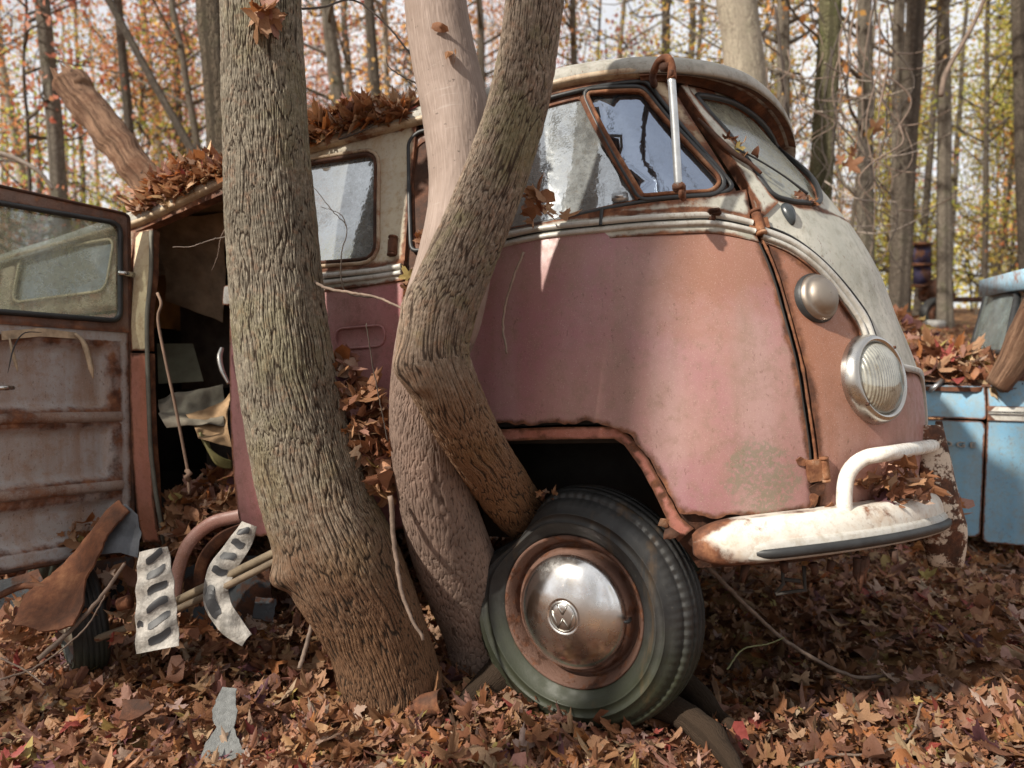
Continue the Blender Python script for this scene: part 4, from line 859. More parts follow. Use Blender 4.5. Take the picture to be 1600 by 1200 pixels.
# roof with its rolled gutter and front peak
def roofpt(u, k, off=0.):
    u = np.asarray(u, float); zg = gutl(u); p, nn = S(u, zg); fr_ = np.clip((u - .35) / .5, 0, 1); fr_ = fr_ * fr_ * (3 - 2 * fr_)
    o_ = .022 + .072 * fr_; zg2 = zg - .004 * fr_ + .0 * u
    P = p + nn * [1, 1, 0] * o_[..., None]; P[..., 2] = zg2
    xc = np.where(u <= 0, P[..., 0], -.05); c = np.cos(k * np.pi / 2) ** .85; h = np.sin(k * np.pi / 2) ** .9
    X = xc + (P[..., 0] - xc) * c; Y = P[..., 1] * c; Z = P[..., 2] + h * .135 - .03 * vn(np.stack([X * 1.5, Y * 1.5, 0 * X], -1)) * np.clip(-u - .9, 0, 1)
    return np.stack([X, Y, Z], -1)
ru = np.concatenate([np.linspace(-3.15, .0, 70), np.linspace(.03, 1.35, 60)]); rk = np.concatenate([[0, .008, .02], np.linspace(.04, 1, 26)])
U, K = np.meshgrid(ru, rk, indexing='ij'); RV = roofpt(U, K); nu, nk = U.shape
lip = roofpt(ru, np.zeros(nu)) - [0, 0, .010]; under_ = S(ru, gutl(ru) - .012)[0]
full = np.concatenate([under_[:, None], (under_ * .35 + lip * .65)[:, None], lip[:, None], RV], 1); nk2 = full.shape[1]
mir = full[:, ::-1][:, 1:] * [1, -1, 1]; full2 = np.concatenate([full, mir], 1); nk3 = full2.shape[1]
# close the front: mirrored half meets at the centre line
Fr = [(i * nk3 + j, (i + 1) * nk3 + j, (i + 1) * nk3 + j + 1, i * nk3 + j + 1) for i in range(nu - 1) for j in range(nk3 - 1)]
eg = np.minimum(np.minimum(np.arange(nk3), nk3 - 1 - np.arange(nk3)) * .018, .2); eg = np.tile(eg, nu)
m_roof = paint('lichen_stained_roof_paint', (.42, .41, .37), (.29, .28, .24), .22, .028, .7, .9, (.16, .15, .11), .65)
roof = ob('roof', mkmesh('roof', full2.reshape(-1, 3), Fr, True, attrs={'edge': eg}), m_roof, van)
# rusted underside of the front peak
uu = np.linspace(.42, 1.35, 50); a_ = roofpt(uu, 0 * uu) - [0, 0, .019]; b_ = S(uu, gutl(uu) - .03)[0] + S(uu, gutl(uu))[1] * .006; mid = a_ * .5 + b_ * .5 + [0, 0, .014]
V = np.stack([a_ + (a_ - b_) * .02, mid, b_], 1).reshape(-1, 3); ob('peak_underside', mkmesh('peak_underside', V, [(i * 3 + j, i * 3 + j + 1, i * 3 + j + 4, i * 3 + j + 3) for i in range(49) for j in range(2)]), m_rust, van)
strip('rain_gutter', np.column_stack([np.linspace(-3.1, .45, 40), gutl(np.linspace(-3.1, .45, 40)) - .006]), .022, .022, mcf, 0., n=120)
# mirror arm
mp = [S(*inv(1022, 132))[0], atb(1020, 118, 1.80), atb(1030, 96, 1.74), atb(1043, 91, 1.72), atb(1049, 104, 1.72), atb(1050, 124, 1.72)]
mir_ = tb('mirror_bracket', mp, [.010, .009, .0085, .009, .0095, .011], m_rust, 12)
MB().tube([atb(1044, 116, 1.72), atb(1050, 117, 1.72), ], .013, 10).tube([atb(1036, 105, 1.735), atb(1042, 105, 1.715)], .011, 10).obj('bracket_bolt', m_rustdark, mir_)
tb('mirror_tube', [atb(1049, 122, 1.72), atb(1054, 190, 1.725), atb(1060, 292, 1.73)], .0095, m_galv, 14)
MB().box(atb(1061, 293, 1.735), (.028, .03, .018), None, .003).box(atb(1066, 302, 1.74), (.012, .04, .03), None, .002).obj('tube_foot', m_rust, van)
# air vent nozzle, rusted clip on the belt, black drip tab
p, nn = S(*inv(1232, 335)); mb = MB(); a = np.linspace(0, 2 * math.pi, 20, endpoint=False)
ex = np.cross([0, 0, 1.], nn); ex /= np.linalg.norm(ex); ez = np.cross(nn, ex)
prof = [(1.0, 0), (.95, .35), (.7, .75), (.35, .98), (0.02, 1.05)]
V = []; 
for s_, h_ in prof:
    for t in a:
        w_ = .020 * s_ * (1 - .35 * math.sin(t)) if False else .019 * s_ * (1.0 + .28 * math.sin(t)); V.append(p + ex * math.cos(t) * w_ + ez * (math.sin(t) * .034 * s_ - (0.0)) + nn * h_ * .016)
Fc = [(i * 20 + j, i * 20 + (j + 1) % 20, (i + 1) * 20 + (j + 1) % 20, (i + 1) * 20 + j) for i in range(4) for j in range(20)]
mb.add(V, Fc).obj('black_nozzle', plain('worn_black_plastic', (.03, .036, .04), .32, 0, .4, 30, .1), van)
p, nn = S(*inv(1110, 338)); MB().box(p + nn * .014, (.045, .012, .014), None, .003).box(p + nn * .022 + [.002, 0, .004], (.03, .014, .008), None, .002).box(p + nn * .012 + [.0, 0, -.010], (.018, .012, .016), None, .003).obj('belt_clip', m_rustdark, van)
tb('drip_tab', [S(*inv(942, 328))[0] + S(.2, 1.2)[1] * .012, S(*inv(940, 356))[0] + S(.2, 1.2)[1] * .016], .0045, m_black, 6)
# wiper: arm and blade over the near windscreen pane
pts = [SO(*inv(x, y, .02), .02) for x, y in ((1090, 186), (1115, 210), (1145, 238), (1172, 256), (1190, 271))]; tb('wiper_blade', pts, [.0055, .0075, .008, .007, .004], m_rustdark, 6)
pts = [SO(*inv(x, y, .025), .025) for x, y in ((1150, 232), (1185, 250), (1225, 275), (1262, 303))]; tb('wiper_arm', pts, [.003, .0025, .0025, .004], m_black, 6)
# headlight and turn signal
def lamp(name, x, y, r_px, tilt, R, mring, mlens, sub_, sq=1.):
    u0 = inv(x, y); p, nn = S(*u0); n2 = nn + np.array(tilt); n2 = n2 / np.linalg.norm(n2); ex = np.cross(n2, [0, 0, 1.]); ex /= np.linalg.norm(ex); ez = np.cross(ex, n2)
    M = Matrix.Identity(4)
    for i in range(3): M[i][0] = -ex[i] * -1; M[i][1] = -n2[i]; M[i][2] = ez[i]; M[i][3] = p[i]
    e = empty(name, parent=van); e.matrix_local = M; return e
hl = lamp('headlight', 1366, 592, 0, (.30, -.18, .05), 0, 0, 0, 0)
R = .116
ring_prof = [(R, -.05), (R, -.006), (R * .985, .006), (R * .94, .018), (R * .875, .025), (R * .84, .025), (R * .80, .019), (R * .775, .012), (R * .77, .002)]
V, Fc = lathe(ring_prof, 72); o = ob('bezel', mkmesh('bezel', V, Fc), m_chrome, hl)
ln = [(R * .79, .012), (R * .74, .025), (R * .6, .037), (R * .42, .046), (R * .2, .051), (.001, .0525)]
gl_ = G_('headlight_glass'); fl = gl_.n('TexWave', {'wave_type': 'BANDS', 'bands_direction': 'X'}, Vector=gl_.co.outputs['Object'], Scale=38., Distortion=.4).outputs['Fac']
bb = gl_.bump(gl_.math('ADD', fl, gl_.noise(20, 5)), .5, .003)
gg = gl_.n('BsdfGlossy', None, Color=(.9, .9, .88), Roughness=.07, Normal=gl_.bump(gl_.noise(15, 3), .1, .004)).outputs[0]
cc = gl_.mix(gl_.mr(gl_.noise(22, 9, .7), .40, .62), (.34, .33, .27), (.20, .19, .15)); cc = gl_.mix(gl_.mr(gl_.noise(45, 9, .75), .58, .66, 0, .8), cc, (.07, .05, .03))
dd = gl_.pbsdf(cc, .35, .25, bb); m_hl = gl_.fin(gl_.n('MixShader', None, _0=.18, _1=dd, _2=gg).outputs[0])
V, Fc = lathe(ln, 72); ob('lens', mkmesh('lens', V, Fc), m_hl, hl)
for t in (2.3, 5.6): ob('screw', MB().tube([(R * .90 * math.cos(t), -.020, R * .90 * math.sin(t)), (R * .90 * math.cos(t), -.027, R * .90 * math.sin(t))], .004, 8).mesh('screw'), m_rustdark, hl)
sg = lamp('turn_signal', 1275, 466, 0, (.25, -.12, .04), 0, 0, 0, 0); R = .060
V, Fc = lathe([(R, -.03), (R, .008), (R * .96, .016), (R * .86, .022), (R * .80, .022), (R * .74, .030), (R * .55, .040), (R * .3, .045), (.001, .047)], 56); ob('signal_cover', mkmesh('signal_cover', V, Fc), chrome('dulled_signal_metal', .14, .40, (.30, .25, .21)), sg)
V, Fc = lathe([(R * 1.06, -.02), (R * 1.07, .004), (R * 1.0, .009)], 48); ob('signal_gasket', mkmesh('signal_gasket', V, Fc), m_black, sg)
MB().tube([(-.030, -.022, .012), (-.030, -.032, .012)], .004, 8).obj('screw', m_rustdark, sg)

# ------------------------------------------------------------------ front wheel
def frame_cam(c, Yc, Zc):                     # matrix (van space) from camera-space axes; local -Y faces outward
    Y = np.array(Yc, float); Y /= np.linalg.norm(Y); Z = np.array(Zc, float); Z -= Y * (Y @ Z); Z /= np.linalg.norm(Z); X = np.cross(Y, Z)
    M = Matrix.Identity(4); A = np.stack([X, Y, Z], 1); return A
def w_matrix(px, py, d, Yc, Zc=(0, -1, 0)):   # world matrix
    A = C2W @ frame_cam(None, Yc, Zc); p = at(px, py, d); M = Matrix.Identity(4)
    for i in range(3):
        for j in range(3): M[i][j] = A[i, j]
        M[i][3] = p[i]
    return M
g = G_('algae_stained_tyre_rubber'); zz = g.n('SeparateXYZ', None, _0=g.co.outputs['Object']).outputs[2]
al = g.mr(g.math('ADD', zz, g.math('MULTIPLY', g.math('SUBTRACT', g.noise(9, 7, .65), .5), .22)), -.20, .05, 1, 0)
c = g.mix(g.mr(g.noise(14, 8, .65), .3, .7), (.016, .016, .016), (.032, .031, .029)); c = g.mix(g.math('MULTIPLY', al, .8), c, (.036, .041, .022)); c = g.mix(g.mr(g.noise(90, 6, .7), .62, .72, 0, .5), c, (.11, .10, .08))
c = g.mix(g.mr(g.noise(5, 6, .6, g.vec((3, 3, .4))), .58, .7, 0, .4), c, (.12, .07, .03))
m_tyre = g.fin(g.pbsdf(c, g.mr(g.noise(20, 6), .3, .7, .42, .7), 0, g.bump(g.math('ADD', g.noise(200, 5, .7), g.noise(18, 5)), .35, .002), .4))
def make_wheel(parent, MWw, R=.31, dent=None, full=True, seg=432, capmat=None):
    e = empty('wheel', parent=parent)
    if parent: e.matrix_local = MW.inverted() @ MWw
    else: e.matrix_world = MWw
    s = R / .31
    tri = lambda a: np.abs(((a) % 1.) * 2 - 1) * 2 - 1
    prof = [(.187, -.016), (.192, .0), (.199, .009), (.210, .014), (.228, .028), (.2285, .0295), (.232, .030), (.2325, .0285), (.250, .029), (.2505, .0305), (.253, .0305), (.2535, .0285), (.268, .022), (.278, .012), (.285, .0), (.2855, -.003), (.288, -.005), (.2925, -.004), (.298, -.010), (.303, -.020), (.303, -.024), (.299, -.026), (.299, -.030), (.3055, -.032), (.3085, -.048), (.3025, -.050), (.3025, -.056), (.3095, -.058), (.3105, -.074), (.3045, -.076), (.3045, -.080), (.3105, -.082), (.3095, -.098), (.303, -.10), (.303, -.104), (.306, -.106), (.298, -.124), (.280, -.136), (.24, -.145), (.19, -.14)]
    prof = [(a if a < .2 else .2 + (a - .2) * 1.07, b) for a, b in prof]
    def fn(Rr, Y, A):
        w = np.clip((Rr - .276) / .012, 0, 1) * (Y > -.035); Y = Y + w * .0013 * tri(A / (2 * math.pi) * 84); Rr = Rr - .0005 * (Y < -.03) * (Rr > .29) * (tri(A / (2 * math.pi) * 84) > .75)
        if dent:
            a0, wd, am = dent; t = np.clip((Rr - .20) / .11, 0, 1); dA = (A - a0 + math.pi) % (2 * math.pi) - math.pi
            k = np.exp(-(dA / wd) ** 2); kn = np.exp(-((np.abs(dA) - wd * 1.35) / .16) ** 2)
            Rr = Rr * (1 - am * k * t + .012 * kn * t); Y = Y + .010 * kn * t - .02 * k * t
        n = vn(np.stack([np.cos(A) * 2, np.sin(A) * 2, Y * 10], -1), 1., 4); return (Rr + .002 * n) * s, Y * s, A
    V, Fc = lathe(prof, seg * 2 if dent else seg, fn); ob('tyre', mkmesh('tyre', V, Fc), m_tyre, e)
    rim = [(.175, -.11), (.180, -.03), (.186, -.008), (.194, .002), (.1955, .007), (.192, .010), (.187, .006), (.182, -.004), (.176, -.012), (.172, -.028), (.170, -.034), (.165, -.034), (.161, -.026), (.158, -.010), (.154, -.002), (.148, .0), (.141, -.006), (.10, -.02), (.001, -.02)]
    V, Fc = lathe([(a * s, b * s) for a, b in rim], 120); ob('rim', mkmesh('rim', V, Fc), rusty('orange_brown_rim_rust', -.03, (.13, .07, .05), .6, 34, 1., .6), e)
    hc = [(.144, -.006), (.1465, .0), (.1455, .007), (.139, .016), (.127, .026), (.110, .0355), (.09, .0435), (.067, .0495), (.047, .053), (.0425, .0537), (.041, .0520), (.039, .0520), (.0375, .0540), (.02, .0555), (.001, .056)]
    V, Fc = lathe([(a * s, b * s) for a, b in hc], 120); ob('hubcap', mkmesh('hubcap', V, Fc), capmat or m_hubcap, e)
    return e, s
wm_ = w_matrix(894, 955, 1.925, (.495, .0, .869), (.05, -1, 0))
wheel, ws_ = make_wheel(van, wm_, .316, dent=(rad(136), .42, .24)); wheel['label'] = 'front wheel with chrome hubcap, its tyre dented by the trunk'
mb = MB(); rt = rad(6)
def el(x, y): x, y = x * .0365, y * .0365; r2 = x * x + y * y; return (x * math.cos(rt) - y * math.sin(rt), -(.0562 - r2 * 1.2) - .0004, x * math.sin(rt) + y * math.cos(rt))
for pl in ([(-.38, .84), (0, .16), (.38, .84)], [(-.86, .36), (-.42, -.80), (0, -.10), (.42, -.80), (.86, .36)]):
    for a, b in zip(pl[:-1], pl[1:]): mb.tube([el(*(np.array(a) * (1 - t) + np.array(b) * t)) for t in (0, .5, 1)], .0026, 6)
th_ = np.linspace(0, 2 * math.pi, 41); mb.tube([el(math.cos(t), math.sin(t)) for t in th_], .0018, 6, False)
mb.obj('emblem', chrome('worn_emblem_metal', .1, .22, (.50, .49, .46)), wheel)
MB().tube([(.160, -.0, .012), (.166, -.028, .014), (.160, -.042, .016)], [.005, .0045, .003], 8).obj('valve_stem', m_black, wheel)
# underbody, wheel well
mb = MB(); mb.box((-1.75, 0, .40), (2.75, 1.5, .02)); mb.box((.63, 0, .40), (.45, 1.25, .02)); mb.box((0, 0, .66), (.8, 1.45, .02)); mb.box((-.37, 0, .52), (.02, 1.45, .26)); mb.box((.43, 0, .52), (.02, 1.35, .26)); mb.box((0.05, -.42, .5), (.72, .02, .34)); mb.box((0.03, .42, .5), (.72, .02, .34))
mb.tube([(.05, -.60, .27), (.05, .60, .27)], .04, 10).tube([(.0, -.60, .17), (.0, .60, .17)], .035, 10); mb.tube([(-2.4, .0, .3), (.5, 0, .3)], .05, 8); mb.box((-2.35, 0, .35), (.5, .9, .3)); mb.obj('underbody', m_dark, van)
MB().box((0, -.2, .25), (.3, .8, .12)).obj('axle_beam', m_rustdark, van)
wheel2, _ = make_wheel(van, MW @ Matrix.Translation((0.0, .66, .27)) @ Matrix.Rotation(math.pi, 4, 'Z'), .31, seg=96)
# cab interior: bulkhead, seats, wheel
mb = MB(); mb.box((-.42, .0, .85), (.03, 1.4, .85)); mb.obj('bulkhead', plain('cab_bulkhead_card', (.16, .14, .11), .9), van)
mb = MB(); mb.box((-.18, -.36, .80), (.45, .55, .14), None, .04); mb.box((-.36, -.36, 1.05), (.12, .55, .5), None, .04); mb.box((-.18, .36, .80), (.45, .55, .14), None, .04); mb.box((-.36, .36, 1.05), (.12, .55, .5), None, .04); mb.obj('cab_seat', plain('seat_vinyl', (.10, .075, .055), .7), van)
mb = MB(); cth = np.linspace(0, 2 * math.pi, 33); mb.tube([(.36 + .06 * math.sin(t), .36 + .19 * math.cos(t), 1.12 + .18 * math.sin(t) * .5) for t in cth], .011, 8, False); mb.tube([(.36, .36, 1.12), (.62, .36, .75)], .018, 8); mb.tube([(.36, .17, 1.12), (.36, .55, 1.12)], .009, 6); mb.obj('steering_wheel', m_black, van)

# ------------------------------------------------------------------ bumper
bpx = [(1086, 856), (1150, 860), (1220, 856), (1300, 843), (1380, 824), (1440, 809)]
BO = .055; bq = np.array([inv(a, b, BO) for a, b in bpx]); zc = bq[:, 1].mean()
bu = np.array([inv(a, b, BO)[0] for a, b in bpx])
bq = np.vstack([bq, [(1.22, bq[-1, 1]), (1.35, bq[-1, 1])]]) if bq[-1, 0] < 1.15 else np.vstack([bq, [(1.35, bq[-1, 1])]])
q = crv(bq, 120); q[:, 0] = np.minimum(q[:, 0], 1.35); q[:, 1] = np.polyval(np.polyfit(q[:, 0], q[:, 1], 2), q[:, 0]); p, nn = S(q[:, 0], q[:, 1]); nn[:, 2] = 0; nn /= np.linalg.norm(nn, axis=1)[:, None]; bp_ = p + nn * BO
def bsec(prof, dz=0., i0=0, i1=120, taper=12, tp=.25):
    m_ = len(prof); out = []
    for i in range(i0, i1):
        k = min(1, ((i - i0) + .3) / taper); k = math.sqrt(max(0, 1 - (1 - k) ** 2)); kk = tp + (1 - tp) * k
        for a, b in prof: out.append(bp_[i] + nn[i] * (a * (.3 + .7 * k) - .03 * (1 - k)) + np.array([0, 0, b * kk + dz]))
    n = i1 - i0; Fc = [(i * m_ + j, (i + 1) * m_ + j, (i + 1) * m_ + (j + 1) % m_, i * m_ + (j + 1) % m_) for i in range(n - 1) for j in range(m_)]; Fc += [tuple(range(m_)), tuple(range((n - 1) * m_, n * m_))[::-1]]
    V = np.array(out); Vm = V * [1, -1, 1]; return V, Fc
pr = []
for t in np.linspace(90, -90, 15): pr.append((-.004 + .036 * max(0, math.cos(rad(t))) ** .75, .054 * math.sin(rad(t)) ** 1 if abs(t) < 90 else math.copysign(.054, t)))
pr = [(-.05, .052), (-.03, .055)] + pr + [(-.028, -.050), (-.05, -.042)]
V, Fc = bsec(pr); nseg = len(pr); eg = np.tile(np.array([.0, .03] + [min(.09, .022 + .012 * k, .004 + .0085 * (14 - k)) if k < 14 else 0 for k in range(15)] + [0, 0]), 120); 
eg = eg + np.repeat(np.minimum(0, (np.arange(120) - 12) * .006), nseg)
mbp = MB(); bump_ = ob('bumper', mkmesh('bumper', np.vstack([V, V * [1, -1, 1]]), Fc + [tuple(i + len(V) for i in f)[::-1] for f in Fc], True, attrs={'edge': np.r_[eg, eg]}), m_bumper, van)
_bx = projb(bp_)[:, 0]; iT, iR = int(np.argmin(abs(_bx - 1146))), int(np.argmin(abs(_bx - 1160)))
bump_['label'] = 'chipped white front bumper with rust along its lower edge'
V, Fc = bsec([(.020, .022), (.034, .023), (.040, .016), (.041, -.016), (.036, -.023), (.020, -.022)], -.022, iT, 116, 9, .05); ob('bumper_trim', mkmesh('bumper_trim', V, Fc, True, attrs={'edge': np.full(len(V), .05)}), m_trim, bump_)
V, Fc = bsec([(.036, .006), (.045, .006), (.050, .0), (.050, -.010), (.045, -.017), (.036, -.017)], -.021, iR, 114, 8, .05); ob('rubber_insert', mkmesh('rubber_insert', V, Fc), m_black, bump_)
def dz_(P): return float((np.asarray(P) @ RB.T + TB)[..., 2])
dpost = dz_(bp_[int(np.argmin(np.abs(projb(bp_)[:, 0] - 1462)))] ) if projb(bp_)[:, 0].max() > 1450 else dz_(bp_[-20])
dbow = dz_(bp_[int(np.argmin(np.abs(projb(bp_)[:, 0] - 1325)))])
print('bumper', dpost, dbow, projb(bp_)[::20].round(), bq.round(2).tolist())
tb('bow_tube', [atb(1322, 822, dbow + .00), atb(1319, 775, dbow), atb(1326, 738, dbow), atb(1350, 716, dbow), atb(1390, 708, dbow + .01), atb(1460, 696, dpost)], .0185, paint('glossy_white_tube_paint', (.78, .76, .70), (.74, .72, .66), .12, .002, .1, .3, (.4, .3, .2), .3), 18)
def post(pts, wr, dr, mat, nm='overrider', parent=van):
    P = crv(pts, 26); w = crv(np.column_stack([wr, dr, np.zeros(len(wr))]), 26); V = []; sg_ = 20
    T, N, B = frames(P); X_ = np.array([0, 1., 0]); X_ = projn = None
    ax = (w2b(at(1466, 760, dpost) + C2W @ np.array([.1, 0, 0])) - w2b(at(1466, 760, dpost))) / .1; az = np.array([0, 0, 1.]); ay = np.cross(az, ax)
    for i in range(26):
        for t in np.linspace(0, 2 * math.pi, sg_, endpoint=False):
            c_, s_ = math.cos(t), math.sin(t); V.append(P[i] + ax * (np.sign(c_) * abs(c_) ** .75 * w[i, 0]) + ay * (np.sign(s_) * abs(s_) ** .75 * w[i, 1]))
    Fc = [(i * sg_ + j, i * sg_ + (j + 1) % sg_, (i + 1) * sg_ + (j + 1) % sg_, (i + 1) * sg_ + j) for i in range(25) for j in range(sg_)] + [tuple(range(sg_))[::-1], tuple(range(25 * sg_, 26 * sg_))]
    return ob(nm, mkmesh(nm, V, Fc, True, attrs={'edge': np.full(len(V), .05)}), mat, parent)
k_ = dpost / F
post([atb(1456, 664, dpost), atb(1457, 676, dpost - .01), atb(1460, 720, dpost - .02), atb(1467, 780, dpost - .03), atb(1476, 840, dpost - .03), atb(1478, 884, dpost - .01)], [16 * k_, 25 * k_, 29 * k_, 33 * k_, 34 * k_, 26 * k_], [.008, .018, .028, .034, .03, .02], m_rustpost)['label'] = 'rusted overrider post with flaking white paint'
post([atb(1467, 658, dpost + .25), atb(1468, 668, dpost + .25), atb(1478, 740, dpost + .25), atb(1490, 850, dpost + .25)], [5 * k_, 12 * k_, 22 * k_, 20 * k_], [.008, .014, .02, .02], m_rustpost)
# brackets and rusty scraps hanging below the bumper
mb = MB(); mb.tube([atb(1222, 880, 1.80), atb(1224, 912, 1.80), atb(1212, 928, 1.80)], .005, 6).tube([atb(1212, 928, 1.80), atb(1258, 922, 1.80), atb(1256, 885, 1.80)], .005, 6).tube([atb(1224, 905, 1.80), atb(1250, 908, 1.80)], .005, 6); mb.obj('plate_bracket', m_dark, van)
mb = MB(); 
for x, y, l in ((1340, 880, 36), (1352, 878, 34), (1346, 882, 42), (1300, 884, 12), (1395, 868, 14), (1225, 886, 10), (1165, 890, 20), (1270, 888, 12)): MB().tube([atb(x, y - 8, 1.78), atb(x + RNG.uniform(-4, 4), y + l * .5, 1.78), atb(x + RNG.uniform(-6, 6), y + l, 1.78)], [.012, .009, .003], 6).obj('rust_scrap', m_rustdark, van)

# ------------------------------------------------------------------ rear jamb, rear quarter, open cargo door, interior
m_jamb_c = paint('cream_jamb_paint', (.62, .52, .32), (.55, .45, .28), .3, .008, .3, .4, (.3, .15, .07))
jc = IV([(213, 364), (240, 358), (238, 430), (230, 505), (231, 548), (207, 548), (209, 440)]); skin('jamb_upper', jc, m_jamb_c, off=.004, th=.03, sp=.02)
js = IV([(204, 552), (232, 552), (234, 640), (240, 740), (252, 846), (226, 846), (208, 700)]); skin('jamb_lower', js, m_salmon, off=.004, th=.03, sp=.02)
ju = crv(IV([(238, 362), (237, 430), (231, 510), (233, 600), (237, 700), (250, 800), (258, 850)]), 40); MB().add(*tube(SO(ju[:, 0], ju[:, 1], .004), .007, 8)).obj('jamb_seal', plain('grey_door_seal', (.16, .15, .12), .8), van)
u0j = min(jc[:, 0].min(), js[:, 0].min()); 
rw = [rnd([(a, 1.20), (b, 1.20), (b, 1.20 + h), (a, 1.20 + h)], .05) for a, b, h in ((-2.10, u0j - .10, .20), (-2.75, -2.20, .15))]
zt = lambda u: gutl(u) - .004
ur = np.linspace(-3.05, u0j - .002, 16)
skin('rear_quarter_upper', np.vstack([np.column_stack([ur, zt(ur)]), [(u0j - .002, 1.13), (-3.05, 1.13)]]), mcf, rw, sp=.03)
for w_ in rw: skin('rear_side_window', shrink(w_, -.004), m_glass, off=-.012, th=.004, sp=.06); ring('rear_window_bead', shrink(w_, .004), .006, m_jamb_c)
tw = [(-3.05, .40), (-2.78, .40), (-2.74, .60), (-2.60, .70), (-2.2, .70), (-2.06, .60), (-2.02, .40), (u0j - .002, .40), (u0j - .002, 1.12), (-3.05, 1.12)]
skin('rear_quarter_lower', tw, m_pinkdoor, sp=.03); skin('roof_rail_over_opening', [(u0j - .01, zt(u0j) + .0), (u0j - .01, zt(u0j) - .03), (cgM - .002, zt(cgM) - .035), (cgM - .002, zt(cgM) + .0)], mcf, off=.0, th=.03, sp=.02)
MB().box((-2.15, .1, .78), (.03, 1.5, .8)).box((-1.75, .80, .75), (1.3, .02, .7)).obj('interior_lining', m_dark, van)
MB().box((-3.12, 0, .95), (.05, 1.45, 1.1), None, .02).obj('tail_panel', m_pinkdoor, van)
wr_, _ = make_wheel(van, MW @ Matrix.Translation((-2.38, -.68, .26)), .31, seg=96, capmat=m_rust)
# headliner and interior cloths
def clothmesh(name, corners, mat, n=(24, 24), amp=.05, sc=5, seed=0, parent=None, th=.004, drape=0.):
    c = [np.array(x, float) for x in corners]; s_, t_ = np.meshgrid(np.linspace(0, 1, n[0]), np.linspace(0, 1, n[1]), indexing='ij'); s_ = s_[..., None]; t_ = t_[..., None]
    P = c[0] * (1 - s_) * (1 - t_) + c[1] * s_ * (1 - t_) + c[2] * s_ * t_ + c[3] * (1 - s_) * t_
    nrm = np.cross(c[1] - c[0], c[3] - c[0]); nrm /= np.linalg.norm(nrm)
    Q = P + nrm * (amp * (vn(P, sc, seed) + .5 * vn(P, sc * 2.3, seed + 1) + .25 * vn(P, sc * 5, seed + 2)))[..., None]; Q = Q + (amp * .4 * np.stack([vn(P, sc, seed + 5), vn(P, sc, seed + 6), vn(P, sc, seed + 7)], -1)); Q[..., 2] -= drape * (4 * (s_ * (1 - s_)))[..., 0]
    V = Q.reshape(-1, 3); m_ = n[1]; Fc = [(i * m_ + j, (i + 1) * m_ + j, (i + 1) * m_ + j + 1, i * m_ + j + 1) for i in range(n[0] - 1) for j in range(m_ - 1)]
    n0 = len(V); V = np.vstack([V, V - nrm * th]); Fc += [tuple(k + n0 for k in f)[::-1] for f in Fc[:]]
    return ob(name, mkmesh(name, V, Fc, True, attrs={'edge': np.full(len(V), .05)}), mat, parent)
m_cloth = plain('brown_stained_cloth', (.30, .22, .15), .95, 0, .35, 9, .5); m_tan = plain('tan_canvas', (.32, .205, .11), .9, 0, .3, 12, .5); m_grey = plain('grey_dirty_canvas', (.19, .165, .125), .9, 0, .35, 10, .5)
clothmesh('headliner', [(-1.65, -.68, 1.50), (-.5, -.70, 1.56), (-.5, .7, 1.50), (-1.65, .7, 1.42)], m_cloth, amp=.02, parent=van)
clothmesh('sagging_headliner', [w2b(at(236, 345, 2.75)), w2b(at(352, 330, 2.75)), w2b(at(352, 500, 2.95)), w2b(at(262, 470, 2.95))], m_cloth, (30, 30), .035, 6, 3, van)
MB().box(w2b(at(300, 470, 3.55)), (.5, .02, .28)).obj('amber_cloth_panel', plain('amber_dirty_cloth', (.30, .17, .05), .9), van)
o = clothmesh('dirty_partition', [atb(246, 538, 3.1), atb(302, 538, 3.1), atb(318, 596, 3.0), atb(248, 600, 3.0)], plain('yellowed_panel', (.36, .35, .25), .6, 0, .2, 9), (6, 6), .004, 3, 1, van)
MB().box(w2b(at(330, 520, 3.3)), (.35, .02, .5)).obj('curtain', plain('grey_curtain', (.12, .10, .085), .95, 0, .3, 14), van)
# rear bench inside, sitting on the floor
MB().box((-1.28, .05, .62), (.5, 1.0, .4), None, .03).obj('rear_bench', plain('bench_vinyl', (.05, .04, .035), .8), van)
tag(clothmesh('canvas_cloth', [at(246, 612, 2.50), at(352, 596, 2.55), at(352, 668, 2.45), at(275, 680, 2.42)], m_grey, (44, 44), .05, 7, 8), 'crumpled grey canvas heaped inside the van doorway', 'cloth')
tag(clothmesh('brown_cloth', [at(290, 650, 2.42), at(358, 612, 2.48), at(360, 700, 2.40), at(315, 688, 2.38)], m_tan, (36, 36), .03, 9, 12), 'tan corduroy cloth slumped over the seat inside the doorway', 'cloth')
mh = plain('olive_rubber_hose', (.16, .14, .05), .6)
e = empty('hose_bundle', 'bundle of olive hoses drooping under the tan cloth in the doorway', 'hoses', tuple(at(340, 710, 2.4)))
for i in range(5): P = crv([at(312 + i * 3, 676 + i * 4, 2.38), at(325 + i * 2, 700 + i * 4, 2.37), at(345, 716 + i * 3, 2.38), at(362, 722 + i * 2, 2.4)], 20) - np.array(e.location); MB().tube(P, .0055, 6).obj('hose', mh, e)
P = crv([at(246, 458, 2.36), at(252, 475, 2.35), at(247, 500, 2.35), at(258, 560, 2.34), at(275, 640, 2.33), at(292, 728, 2.32), at(294, 742, 2.32), at(296, 772, 2.32)], 60); rope = empty('rope', 'knotted brown cord hanging in the van side doorway', 'rope', tuple(P[0]))
MB().tube(P - P[0], .0048, 8).obj('cord', plain('old_cord', (.20, .13, .09), .9), rope); MB().tube(np.array([at(292, 735, 2.32), at(297, 740, 2.31), at(291, 745, 2.31), at(296, 750, 2.32)]) - P[0], .0085, 8).obj('knot', plain('cord_knot', (.20, .13, .09), .9), rope)
